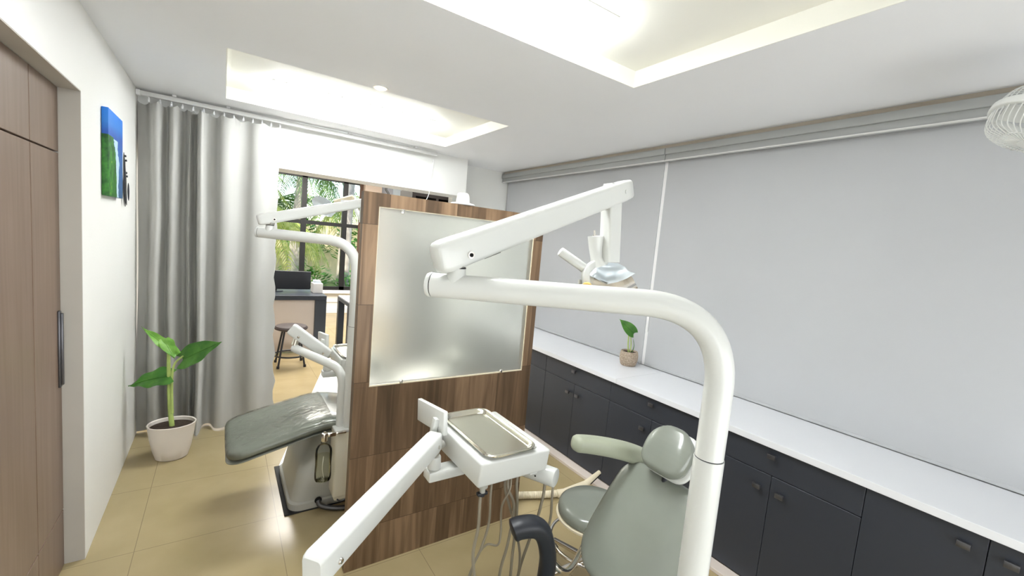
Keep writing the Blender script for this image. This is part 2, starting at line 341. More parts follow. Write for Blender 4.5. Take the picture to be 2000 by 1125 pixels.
def thing(name, label, cat, loc=(0, 0, 0), group=None):
    o = bpy.data.objects.new(name, None); COL.objects.link(o); o.location = loc; o.empty_display_size = .05
    o['label'] = label; o['category'] = cat
    if group: o['group'] = group
    return o
def lab(o, label, cat, group=None):
    o['label'] = label; o['category'] = cat
    if group: o['group'] = group
    return o
def struct(o): o['kind'] = 'structure'; return o
def rrect(a, b, r, n=5):   # rounded rectangle profile, half sizes a, b
    out = []
    for cx, cy, s0 in ((a-r, b-r, 0), (-a+r, b-r, 90), (-a+r, -b+r, 180), (a-r, -b+r, 270)):
        for i in range(n+1):
            t = math.radians(s0+90*i/n); out.append((cx+r*math.cos(t), cy+r*math.sin(t)))
    return out
def fillet(pts, r, n=10):
    pts = [V(p) for p in pts]; out = [pts[0]]
    for i in range(1, len(pts)-1):
        a, b, c = pts[i-1], pts[i], pts[i+1]; u = (a-b).normalized(); v = (c-b).normalized()
        p0 = b+u*r; p1 = b+v*r
        for k in range(n+1):
            t = k/n; out.append(p0*(1-t)**2 + b*2*t*(1-t) + p1*t*t)
    out.append(pts[-1]); return out
def spline(pts, n=10):
    pts = [V(p) for p in pts]; q = [pts[0]]+pts+[pts[-1]]; out = []
    for i in range(1, len(q)-2):
        for k in range(n):
            t = k/n; a, b, c, d = q[i-1], q[i], q[i+1], q[i+2]
            out.append(.5*((2*b)+(c-a)*t+(2*a-5*b+4*c-d)*t*t+(3*b-a-3*c+d)*t**3))
    out.append(pts[-1]); return out

# ================================================================= SETTING
H = 2.5; XL = -.51; XR = 2.83
R1 = (0, 1.69, 2.69, 3.765); R2_ = (0, 1.72, .50, 1.585)   # ceiling recesses
struct(MB().box((-2, -1.6, -.1), (5, 9.3, 0)).build('floor', 'tile', smooth=0))
c = MB()
def strip(x0, x1, y0, y1): c.box((x0, y0, H), (x1, y1, H+.09))
strip(XL-.15, 0, -1.6, 4.42); strip(1.72, XR+.1, -1.6, 4.42); strip(1.69, 1.72, 1.585, 4.42)
strip(0, 1.72, -1.6, .50); strip(0, 1.69, 1.585, 2.69); strip(0, 1.69, 3.765, 4.42)
c.box((XL-.15, -1.6, H+.085), (XR+.1, 4.42, H+.14))
struct(c.build('ceiling', 'ceil', smooth=0))
# inner faces of the recesses (painted a warmer white)
for i, (x0, x1, y0, y1) in enumerate((R1, R2_)):
    m = MB(); t = .004; z1 = H+.085
    m.box((x0, y0, z1-t), (x1, y1, z1)); m.box((x0, y0, H), (x0+t, y1, z1-t)); m.box((x1-t, y0, H), (x1, y1, z1-t)); m.box((x0+t, y0, H), (x1-t, y0+t, z1-t)); m.box((x0+t, y1-t, H), (x1-t, y1, z1-t))
    struct(m.build('trim_%d' % (i+1), 'recess', smooth=0))
# left wall with door opening y 1.70-2.63
wl = MB().box((XL-.15, -1.6, 0), (XL, 1.70, H)).box((XL-.15, 1.70, 2.143), (XL, 2.63, H)).box((XL-.15, 2.63, 0), (XL, 4.42, H))
struct(wl.build('wall_left', 'wall', smooth=0))
rv = MB().box((XL-.07, 1.699, 2.139), (XL-.001, 2.63, 2.143)).box((XL-.07, 2.626, 0), (XL-.001, 2.63, 2.14)).box((XL-.07, 1.70, 0), (XL-.001, 1.704, 2.14))
struct(rv.build('trim_3', 'reveal', smooth=0))
d = MB()
for y0, y1 in ((1.704, 2.297), (2.303, 2.626)):
    for z0, z1 in ((.0, .27), (.276, 1.869), (1.875, 2.139)): d.box((XL-.115, y0, z0), (XL-.07, y1, z1), .0015, 1)
d.box((XL-.12, 1.704, .0), (XL-.1, 2.626, 2.139))
door = struct(d.build('door_1', 'doorwood', smooth=0))
hd = MB().box((XL-.071, 2.578, .86), (XL-.062, 2.604, 1.20), .003, 2).box((XL-.066, 2.585, .87), (XL-.054, 2.598, 1.19), .003, 2).build('door_handle', 'knob', door)
struct(MB().box((XL-.15, -1.7, 0), (XR+.1, -1.6, H)).build('wall_back', 'wall', smooth=0))
struct(MB().box((XR, -1.6, 0), (XR+.1, 4.42, H)).build('wall_right', 'wall', smooth=0))
# far wall: header over the opening, plus white return to the right
hw = MB().box((XL, 4.11, 2.118), (2.11, 4.40, H)).box((2.10, 4.40, 0), (XR, 4.50, H))
struct(hw.build('wall_far', 'header', smooth=0))
# waiting area shell
b = MB().box((-2.0, 4.42, 0), (-1.9, 9.1, 2.9)).build('wall_waiting_left', 'pinkwall', smooth=0); struct(b)
b = MB().box((4.9, 4.42, 0), (5.0, 9.1, 2.9)).build('wall_waiting_right', 'bluewall', smooth=0); struct(b)
struct(MB().box((-2, 4.40, 2.9), (5, 9.1, 3.0)).box((-2, 4.40, 2.5), (XL-.15, 4.42, 2.9)).box((-.66, 4.40, 2.5), (5, 4.42, 2.9)).box((XR+.1, 4.40, 0), (5, 4.42, 2.5)).box((-2, 4.40, 0), (XL-.15, 4.42, 2.5)).build('ceiling_waiting_area', 'header', smooth=0))
WX0, WX1, WZ0, WZ1 = -.35, 2.33, .46, 2.66
wf = MB().box((-1.9, 9.0, 0), (WX0, 9.1, 2.9)).box((WX0, 9.0, 0), (WX1, 9.1, WZ0)).box((WX0, 9.0, WZ1), (WX1, 9.1, 2.9))
struct(wf.build('wall_waiting_far', 'wall', smooth=0))
struct(MB().box((WX1, 8.86, 0), (2.66, 9.1, 2.9)).build('wall_pier', 'pinkwall', smooth=0))
struct(MB().box((2.66, 9.0, 0), (4.9, 9.1, 2.9)).build('wall_waiting_side', 'bluewall', smooth=0))
win = MB()
for x in (WX0+.045, .52, 1.265, 2.0): win.box((x-.045, 9.0, WZ0), (x+.045, 9.07, WZ1))
win.box((WX0, 9.0, WZ0), (WX1, 9.07, WZ0+.07)).box((WX0, 9.0, WZ1-.08), (WX1, 9.07, WZ1)).box((WX0, 9.005, 1.72), (WX1, 9.065, 1.79))
wi = struct(win.build('window_1', 'winframe', smooth=0))
MB().box((WX1-.07, 8.985, WZ0), (WX1, 9.0, WZ1)).build('side_frame', 'brownframe', wi, smooth=0, label='dark brown side frame')
MB().box((WX0, 9.03, WZ0), (WX1, 9.036, WZ1)).build('pane', 'glass', wi, smooth=0)
struct(MB().box((WX0, 8.93, .40), (WX1, 9.0, .45), .005).box((-1.9, 8.97, .0), (WX1, 9.0, .10), .004).box((-1.9, 8.985, .22), (WX1, 9.0, .235)).build('trim_4', 'white', smooth=0))
# pale ledge in front of the cabinets
struct(MB().box((2.225, -.6, 0), (2.302, 4.39, .022), .002, 1).build('baseboard_right', 'deskpanel', smooth=0))
# curtain recess cornice line above the blinds
struct(MB().box((2.745, -1.5, 2.472), (XR, 4.39, 2.5)).build('trim_5', 'cornice', smooth=0))

# ================================================================= LIGHT FITTINGS
def ceiling_light(name, lo, hi, label):
    t = thing(name, label, 'ceiling light', ((lo[0]+hi[0])/2, (lo[1]+hi[1])/2, lo[2]), 'batten lights inside the ceiling recesses')
    x0, y0, z0 = lo; x1, y1, z1 = hi
    MB().box((x0, y0, z1-.012), (x1, y1, z1), .003, 1).build('housing', 'white', t)
    MB().box((x0+.006, y0+.006, z0), (x1-.006, y1-.006, z1-.0122), .004, 2).build('diffuser', 'tube', t)
    return t
ceiling_light('ceiling_light', (.25, 3.30, 2.53), (1.40, 3.60, 2.5805), 'white batten light in the smaller ceiling recess, near the curtain')
ceiling_light('ceiling_light', (.12, 1.29, 2.53), (1.28, 1.55, 2.5805), 'white batten light in the larger ceiling recess cut off by the top of the frame')
t = thing('downlight', 'small warm round downlight at the edge of the ceiling recess', 'downlight', (.75, 2.642, 2.495))
MB().lathe([(0, 0), (.042, 0), (.044, .003), (.044, .0045), (0, .0045)], (.75, 2.642, 2.4955), 28).build('trim_ring', 'white', t)
MB().lathe([(0, -.004), (.028, -.004), (.034, 0), (0, 0)], (.75, 2.642, 2.4955), 24).build('lens', 'spot', t)

# ================================================================= BLINDS, VALANCE
MB().box((2.80, 2.178, .805), (2.806, 4.375, 2.40)).box((2.797, 2.178, .803), (2.809, 4.375, .822), .003).build('roller_blind', 'blind', smooth=0)
o = bpy.data.objects['roller_blind']; lab(o, 'grey roller blind, the farther one, reaching into the room corner', 'blind', 'roller blinds')
o = MB().box((2.80, -1.2, .805), (2.806, 2.146, 2.40)).box((2.797, -1.2, .803), (2.809, 2.146, .822), .003).build('roller_blind', 'blind', smooth=0); lab(o, 'wide grey roller blind, the nearer one, on the right side', 'blind', 'roller blinds')
for y0, y1, l in ((2.125, 4.388, 'grey blind valance over the farther blind'), (-1.4, 2.12, 'long grey blind valance over the nearer wide blind')):
    t = thing('blind_valance', l, 'valance', (2.76, (y0+y1)/2, 2.4), 'blind valances')
    # stepped fascia
    MB().box((2.712, y0, 2.425), (2.79, y1, 2.471), .004).box((2.724, y0, 2.383), (2.79, y1, 2.425), .003).build('fascia', 'valance', t)
    MB().box((2.716, y0, 2.378), (2.74, y1, 2.3835)).build('lip', 'valance_lip', t, smooth=0, label='pale lower edge')
t = thing('window_mullion', 'slim white aluminium strip with latch between the two blinds', 'window frame', (2.81, 2.162, .8))
MB().box((2.806, 2.135, .801), (2.829, 2.19, 2.40), .002).build('bar', 'white', t, smooth=0)
MB().box((2.797, 2.150, 1.07), (2.806, 2.174, 1.22), .003).cyl((2.797, 2.162, 1.10), (2.794, 2.162, 1.10), .004).cyl((2.797, 2.162, 1.19), (2.794, 2.162, 1.19), .004).build('latch', 'white', t)

# ================================================================= CABINETS
def knob(m, y, z): m.cyl((2.30, y, z), (2.288, y, z), .006).box((2.274, y-.019, z-.012), (2.288, y+.019, z+.012), .002, 2)
spans = [(3.49, 4.39, 'farthest charcoal cabinet in the corner by the white wall'), (2.755, 3.49, 'charcoal drawer cabinet mostly hidden behind the partition end'),
         (2.02, 2.755, 'charcoal drawer cabinet just right of the wooden partition, below the small potted plant'),
         (1.29, 2.02, 'charcoal drawer cabinet behind the headrest and grey armrest of the near chair'),
         (.556, 1.29, 'charcoal drawer cabinet just right of the white near pole, with three square knobs'),
         (.195, .556, 'narrow charcoal cabinet with one full height door and a knob at its near end'),
         (-.40, .195, 'charcoal cabinet cut off by the right edge of the picture')]
for y0, y1, l in spans:
    t = thing('base_cabinet', l, 'cabinet', (2.55, (y0+y1)/2, 0), 'charcoal base cabinets')
    g = .0012; ym = (y0+y1)/2
    MB().box((2.322, y0+.0005, .022), (2.795, y1-.0005, .765)).build('body', 'cabinet', t, smooth=0)
    def front(nm, a, b, z0, z1, ky, kz):
        f = MB().box((2.302, a+g, z0), (2.3215, b-g, z1), .0015, 1).build(nm, 'cabinet', t, smooth=0)
        k = MB(); knob(k, ky, kz); k.build('knob', 'knob', f)
    if y1-y0 > .6 and y0 > 0:
        front('drawer', y0, y1, .622, .757, ym+.005, .722)
        front('door', y0, ym, .024, .618, ym-.055, .545); front('door', ym, y1, .024, .618, ym+.055, .545)
    elif y0 > 0: front('door', y0, y1, .024, .757, y0+.058, .703)
    else: front('door', y0, y1, .024, .757, y1-.06, .703)
for y0, y1, l in ((1.957, 4.39, 'white worktop over the farther cabinets, carrying the small pot'), (-.42, 1.955, 'white worktop over the nearer cabinets in the right foreground')):
    o = MB().box((2.275, y0, .766), (2.798, y1, .80), .0015, 1).build('worktop', 'counter', smooth=0); lab(o, l, 'worktop', 'white worktop pieces')

# ================================================================= PARTITION
t = thing('partition', 'walnut partition screen with a large frosted glass pane', 'partition', (1.03, 2.01, 0))
PX0, PX1, PY0, PY1, PH = .518, 1.540, 1.985, 2.03, 1.835
fr = MB().box((PX0, PY0, 0), (PX1, PY1, .925)).build('lower_panel', 'walnut', t, smooth=0)
MB().box((PX0, PY0, .9255), (.588, PY1, PH)).build('post', 'walnut', t, smooth=0)
MB().box((1.478, PY0, .9255), (PX1, PY1, PH)).build('post', 'walnut', t, smooth=0)
MB().box((.5885, PY0, 1.775), (1.4775, PY1, PH)).build('top_rail', 'walnut', t, smooth=0)
MB().box((.590, 1.992, .932), (1.476, 1.998, 1.773)).build('frosted_pane', 'frost', t, smooth=0)
be = MB(); be.box((.589, 1.987, .926), (1.477, 1.9915, .932)).box((1.474, 1.987, .932), (1.4775, 1.9915, 1.774)).box((.5885, 1.987, .932), (.5905, 1.9915, 1.774)).box((.589, 1.987, 1.771), (1.477, 1.9915, 1.7745))
be.build('bead', 'corr', t, smooth=0, label='pale bead around the pane')
for x, z in ((.745, .935), (1.33, .935), (.70, 1.765), (1.36, 1.765)):
    MB().box((x-.008, 1.984, z-.010), (x+.008, 1.992, z+.010), .002).cyl((x, 1.984, z), (x, 1.981, z), .004, n=12).build('glass_clip', 'chrome', t)
t = thing('dome_cap', 'small white domed cap with a flat rim resting on top of the wooden partition', 'cap', (1.035, 2.008, PH))
MB().lathe([(0, 0), (.062, 0), (.065, .004), (.058, .010), (.036, .014)], (1.035, 2.04, PH+.001), 32).build('rim', 'white', t)
MB().lathe([(.036, .012), (.034, .040), (.030, .056), (.023, .063), (0, .065)], (1.035, 2.04, PH+.001), 32).build('dome', 'cream', t)

# ================================================================= CURTAIN
ctl = [(266, .07), (277, .08), (286, .06), (293, -.01), (305, -.03), (313, .03), (320, .05), (328, -.03), (338, -.02), (346, .06), (354, .06), (361, -.01), (367, .05), (373, .055), (379, -.06), (387, -.065), (395, .05), (410, .055), (420, -.03), (436, -.045), (448, -.01), (460, .035), (474, .03), (488, -.025), (508, -.035), (524, .0), (543, .005)]
cp = [V((-.506+(p-266)/277*.871, o, 0)) for p, o in ctl]
pth = spline(cp, 5)
def curtain_mesh():
    vs, fs = [], []; nz = 30; n = len(pth); th = .003
    for side in (0, 1):
        for j in range(nz+1):
            f = j/nz; z = 2.425-f*2.413
            for i, p in enumerate(pth):
                s = i/(n-1); amp = .75+.5*f
                x = p.x + .012*math.sin(f*5+s*9)*f + (.012*f*s)
                y = 4.0 + min(.095, p.y*amp*(1.3 if s < .6 else 1.1)) + .006*math.sin(f*17+s*30) - .03*f*math.exp(-((s-.53)/.12)**2)
                if s > .93: x += .012*math.sin(f*60)*min(1, f*1.4)*(s-.93)/.07
                dz = -.018*abs(math.sin(s*math.pi*13)) if j == 0 else 0
                vs.append((x, y+(th if side else 0), z+dz))
    K = (nz+1)*n
    for j in range(nz):
        for i in range(n-1):
            a = j*n+i; fs.append([a, a+1, a+n+1, a+n]); fs.append([K+a, K+a+n, K+a+n+1, K+a+1])
    for j in range(nz):
        a = j*n; fs.append([a, a+n, K+a+n, K+a]); a = j*n+n-1; fs.append([a, K+a, K+a+n, a+n])
    for i in range(n-1):
        fs.append([i, K+i, K+i+1, i+1]); a = nz*n+i; fs.append([a, a+1, K+a+1, K+a])
    return MB().add(vs, fs)
t = thing('curtain', 'long grey pleated curtain hanging from the ceiling rail beside the left wall', 'curtain', (-.07, 4.03, 0))
curtain_mesh().build('curtain_fabric', 'curtain', t, smooth=80)
for k in range(14):
    x = -.44+k*.062; m = MB()
    m.tube([V((x, 4.02, 2.452))+V((0, .008*math.sin(a), .0-.011+.011*math.cos(a))) for a in [i*math.pi/5 for i in range(10)]], .0022, 8)
    m.box((x-.006, 4.012, 2.418), (x+.006, 4.022, 2.44), .002).build('curtain_hook', 'white', t)
t = thing('curtain_rail', 'slim pale grey curtain rail fixed along the ceiling', 'curtain rail', (.6, 4.02, 2.47))
MB().box((-.506, 4.005, 2.455), (1.72, 4.035, 2.485), .003).build('track', 'valance_lip', t)
MB().box((-.509, 4.002, 2.452), (-.485, 4.038, 2.488), .003).build('end_cap', 'white', t)
for x in (-.30, .02, .9, 1.5): MB().box((x-.012, 4.0, 2.4855), (x+.012, 4.04, 2.4995), .001).build('bracket', 'white', t)
o = MB().tube(spline([(1.72, 4.09, 2.42), (1.715, 4.095, 2.30), (1.70, 4.10, 2.20), (1.70, 4.10, 2.10), (1.66, 4.09, 2.0)], 8), .003, 8).box((1.712, 4.085, 2.40), (1.728, 4.1, 2.43), .002).build('hanging_cord', 'white'); lab(o, 'thin white cord hanging down the white header wall', 'cord')

# ================================================================= PAINTING, WALL DECORATION
t = MB().box((0, 0, 0), (.027, .37, .436), .003, 2).build('painting', 'painting', smooth=30)
t.location = (XL+.0015, 2.99, 1.722); lab(t, 'unframed canvas painting of a green coast and blue sea on the left wall', 'painting')
t = thing('wall_ornament', 'small black curved ornament on the left wall beside the sea painting', 'wall ornament', (XL+.02, 3.58, 1.7))
m = MB()
def blade(pts, w0):
    m.sweep(spline(pts, 6), rrect(w0, .004, .003, 2), scales=[max(.15, math.sin(math.pi*(.08+.84*i/((len(pts)-1)*6)))) for i in range((len(pts)-1)*6+1)], up=(1, 0, 0))
blade([(XL+.012, 3.51, 2.0), (XL+.012, 3.53, 1.9), (XL+.012, 3.56, 1.8), (XL+.012, 3.60, 1.69)], .022)
blade([(XL+.016, 3.50, 1.95), (XL+.016, 3.50, 1.85), (XL+.016, 3.51, 1.76), (XL+.016, 3.53, 1.68)], .016)
m.build('black_figure', 'black', t)
m = MB(); blade([(XL+.012, 3.66, 1.83), (XL+.012, 3.665, 1.78), (XL+.012, 3.67, 1.72)], .012); m.build('black_stroke', 'black', t)
for y, z in ((3.62, 1.99), (3.64, 1.965), (3.65, 1.89), (3.67, 1.87)): MB().box((XL+.0005, y-.008, z-.006), (XL+.008, y+.008, z+.006), .002).build('black_mark', 'black', t)

# ================================================================= PLANTS
def leaf(base, tip, width, nrm, droop=.0, cup=.25, lobes=0, n=14, wave=.0, heart=.18):
    base, tip, nrm = V(base), V(tip), V(nrm).normalized(); ax = tip-base; L = ax.length; ax.normalize(); nrm = (nrm-ax*nrm.dot(ax)).normalized(); sd = ax.cross(nrm)
    vs = []; K = 9
    for i in range(n+1):
        t = i/n; wv = math.sin(math.pi*min(1, (t*.92+.06))**.62)**.8*(1-t**6)
        for j in range(K):
            s = (j-(K-1)/2)/((K-1)/2)
            back = heart*L*abs(s)**1.5*(1-t)**3
            p = base + ax*(t*L-back) + sd*(s*wv*width) + nrm*(cup*abs(s)*wv*width - droop*L*t*t + wave*math.sin(t*16+s*3)*abs(s))
            vs.append(p)
    fs = [[i*K+j, i*K+j+1, (i+1)*K+j+1, (i+1)*K+j] for i in range(n) for j in range(K-1)]
    off = len(vs); vs += [v - nrm*.0012 for v in vs]; fs += [[a+off for a in f][::-1] for f in fs]
    m = MB().add(vs, fs); m.tube([base+ax*(q/8*L)-nrm*(droop*L*(q/8)**2-.001) for q in range(8)], .0032, 6); return m
SR = V((ca, -sa, 0)); SF = V((sa, ca, 0))
t = thing('potted_plant', 'large-leaved green plant in an oval white pot on the floor by the curtain', 'potted plant', (-.255, 3.62, 0))
pc = V((-.262, 3.585, 0))
MB().lathe([(0, .0), (.100, .0), (.112, .006), (.135, .07), (.155, .16), (.166, .236), (.170, .243), (.166, .247), (.158, .243), (.150, .20), (.0, .20)], pc, 48, .80, .66).build('pot', 'pot', t)
bpy.context.view_layer.update()
MB().lathe([(0, .222), (.06, .225), (.1, .220), (.153, .222), (.153, .205), (0, .205)], pc, 40, .80, .66).build('soil', 'soil', t)
def lp(dx, dy, v=0): # offset in px from the pot rim centre (330,838)
    return pc + V((0, 0, .235)) + SR*((dx+dy*.0885)*.0037) + V((0, 0, 1))*((dx*.0885-dy)*.0037) + SF*v
MB().tube(spline([lp(0, 12), lp(-1, -30), lp(1, -80), lp(3, -118), lp(6, -150)], 8), .016, 14, scales=[1-.45*i/32 for i in range(33)]).build('stem', 'stem', t)
MB().tube(spline([lp(2, -20), lp(5, -70), lp(12, -110), lp(30, -128)], 6), .010, 10, scales=[1-.5*i/18 for i in range(19)]).build('stem', 'stem', t)
leaf(lp(30, -122), lp(108, -158, -.05), .078, (-.2, -.9, .62), .05, .1, wave=.006).build('leaf', 'leaf', t)
leaf(lp(6, -90), lp(-54, -92, -.10), .080, (.1, -.55, .8), .28, .15, wave=.01, heart=.1).build('leaf', 'leaf', t)
leaf(lp(26, -132, -.03), lp(-30, -182, -.05), .036, (.3, -.9, .5), -.08, .5, wave=.006, heart=.02).build('leaf', 'leaf2', t, label='pale young leaf')
leaf(lp(2, -160, -.02), lp(28, -128, -.06), .040, (.2, -.9, .5), .05, .4, wave=.006, heart=.02).build('leaf', 'leaf2', t, label='pale young leaf')

t = thing('potted_plant', 'small green seedling in a woven clay pot on the white worktop', 'potted plant', (2.66, 2.19, .8005))
q = V((2.66, 2.19, .8005))
MB().lathe([(0, 0), (.052, 0), (.060, .008), (.070, .05), (.070, .085), (.064, .112), (.060, .114), (.057, .108), (.055, .09), (0, .09)], q, 36).build('pot', 'clay', t)
MB().lathe([(0, .103), (.03, .106), (.057, .102), (.056, .095), (0, .095)], q, 24).build('soil', 'soil', t)
def sp(dx, dy, v=0): return q + V((0, 0, .105)) + SR*((dx+dy*.0885)*.00388) + V((0, 0, 1))*((dx*.0885-dy)*.00388) + SF*v
MB().tube(spline([sp(-2, 1), sp(-3, -15), sp(-2, -38)], 6), .005, 8).build('stem', 'stem', t)
MB().tube(spline([sp(1, 1), sp(3, -15), sp(1, -36)], 6), .004, 8).build('stem', 'stem', t)
MB().tube(spline([sp(5, 1), sp(9, -12), sp(7, -26)], 6), .0035, 8, scales=[1-.7*i/12 for i in range(13)]).build('stem', 'leaf', t)
leaf(sp(8, -38), sp(-22, -68, -.03), .046, (-.75, -.62, .45), .06, .15, heart=.12).build('leaf', 'leaf', t)

# ================================================================= DENTAL UNITS
def lamp_head(root_name, o, label, s=1.0, flip=1, group=None):
    # origin o: the lower end of the drop sleeve. u to the right, v away, z up (px at 1.35 m)
    k = .00161*s
    def L(dx, dy, v=0): return o + SR*((dx+dy*.0885)*k*flip) + V((0, 0, 1))*((dx*.0885*flip-dy)*k) + SF*v*s
    t = thing(root_name, label, 'dental lamp', o, group)
    sl = MB(); sl.sweep([L(0, -120), L(-1, -60), L(-2, 0)], rrect(.024*s, .026*s, .008*s)); sl.build('drop_sleeve', 'plastic', t)
    MB().sweep([L(0.6, -122), L(.5, -119.8)], rrect(.022*s, .022*s, .008*s)).build('joint_ring', 'black', t)
    MB().sweep([L(2, -150), L(0.6, -122)], rrect(.022*s, .024*s, .008*s)).build('upper_sleeve', 'plastic', t)
    c0, c1, c2, c3 = L(-29, -50), L(-29, -28), L(-27, -8), L(-22, 8)
    MB().sweep([L(-29.05, -51), c0, c1, c2, c3], [(math.cos(a)*.026*s, math.sin(a)*.026*s) for a in [i*math.pi/14 for i in range(28)]], scales=[.92, 1, .84, .74, 1.12]).build('neck', 'plastic', t)
    MB().sweep([L(-14, -22), L(0, -22)], rrect(.014*s, .014*s, .004*s)).build('hinge', 'black', t)
    MB().cyl(L(-31, -50), L(-32, -62), .0032*s, n=10).cyl(L(-31, -50), L(-31, -53), .008*s, n=12).build('toggle_switch', 'chrome', t)
    MB().cyl(L(-101, -22, -.03), L(-52, 12, -.02), .0145*s, .0150*s, 20, bev=.004).build('handle', 'plastic', t)
    yk = MB(); yk.sweep(spline([L(-26, 0), L(-42, 10, -.015), L(-51, 22, -.03), L(-50, 44, -.035)], 8), rrect(.012*s, .015*s, .006*s), up=tuple(SF)); yk.build('yoke', 'plastic', t)
    kn = L(-50, 46, -.055); MB().lathe([(0, 0), (.014*s, 0), (.016*s, .003), (.016*s, .012), (.014*s, .016), (0, .017)], kn, 20, axis=(-SF+SR*-.35).normalized()).build('adjusting_knob', 'yellow', t, label='yellow round knob')
    MB().box(L(-62, 40, -.03)-V((.006, .004, .012))*s, L(-62, 40, -.03)+V((.006, .004, .012))*s, .002).build('lever', 'plastic', t)
    # dish: a curved leaf shaped shell
    topc = [(-37, 26), (-22, 9), (0, 2), (20, 3), (34, 10), (42, 19)]; botc = [(-37, 28), (-24, 35), (-12, 41), (8, 37), (26, 30), (42, 20)]
    def cur(c_, f):
        q_ = f*(len(c_)-1); i_ = min(len(c_)-2, int(q_)); g_ = q_-i_; g_ = g_*g_*(3-2*g_)*.35+g_*.65
        return (c_[i_][0]*(1-g_)+c_[i_+1][0]*g_, c_[i_][1]*(1-g_)+c_[i_+1][1]*g_)
    vs = []; nU, nV = 20, 10
    for side in (0, 1):
        for i in range(nU+1):
            a = cur(topc, i/nU); c_ = cur(botc, i/nU)
            for j in range(nV+1):
                g = j/nV; bulge = math.sin(math.pi*g)*math.sin(math.pi*i/nU)
                vs.append(L(a[0]*(1-g)+c_[0]*g, a[1]*(1-g)+c_[1]*g, .035*(1-g)-.045*g+.035*bulge+(.003 if side else 0)))
    K = (nU+1)*(nV+1); fs = []
    for i in range(nU):
        for j in range(nV):
            q_ = i*(nV+1)+j; fs += [[q_, q_+1, q_+nV+2, q_+nV+1], [K+q_, K+q_+nV+1, K+q_+nV+2, K+q_+1]]
    MB().add(vs, fs).build('reflector', 'lampdish', t, smooth=60, label='pale blue reflector dish')
    m = MB(); m.sweep([L(-40, 42), L(-10, 52), L(20, 50), L(42, 38)], rrect(.045*s, .022*s, .01*s)); m.build('shield', 'shield', t, label='clear plastic shield')
    return t

def far_lamp(ae, label, group):
    t = thing('dental_lamp', label, 'dental lamp', ae-V((0, 0, .15)), group)
    MB().sweep([ae-V((0, 0, .02)), ae-V((0, 0, .12))], rrect(.022, .024, .008)).build('drop_sleeve', 'plastic', t)
    MB().sweep(spline([ae-V((0, 0, .11)), P(700, 418, 2.74), P(688, 398, 2.80), P(668, 394, 2.82)], 6), rrect(.011, .014, .005), up=tuple(SF)).build('yoke', 'plastic', t)
    MB().cyl(P(690, 386, 2.82), P(655, 396, 2.84), .020, .022, 20, bev=.004).build('handle', 'corr', t, label='pale tan handle cylinder')
    vs = []; n = 14
    for side in (0, 1):
        for i in range(n+1):
            for j in range(7):
                f = i/n; g = j/6-.5; wd = math.sin(math.pi*(.12+.76*f))
                vs.append(P(613+f*38+g*24*wd, 386+f*34-g*22*wd, 2.86+.05*math.cos(g*3)*math.sin(math.pi*f)+(.003 if side else 0)))
    K = (n+1)*7; fs = []
    for i in range(n):
        for j in range(6):
            q = i*7+j; fs += [[q, q+1, q+8, q+7], [K+q, K+q+7, K+q+8, K+q+1]]
    MB().add(vs, fs).build('reflector', 'lampdish', t, smooth=60, label='pale blue reflector dish')
    return t

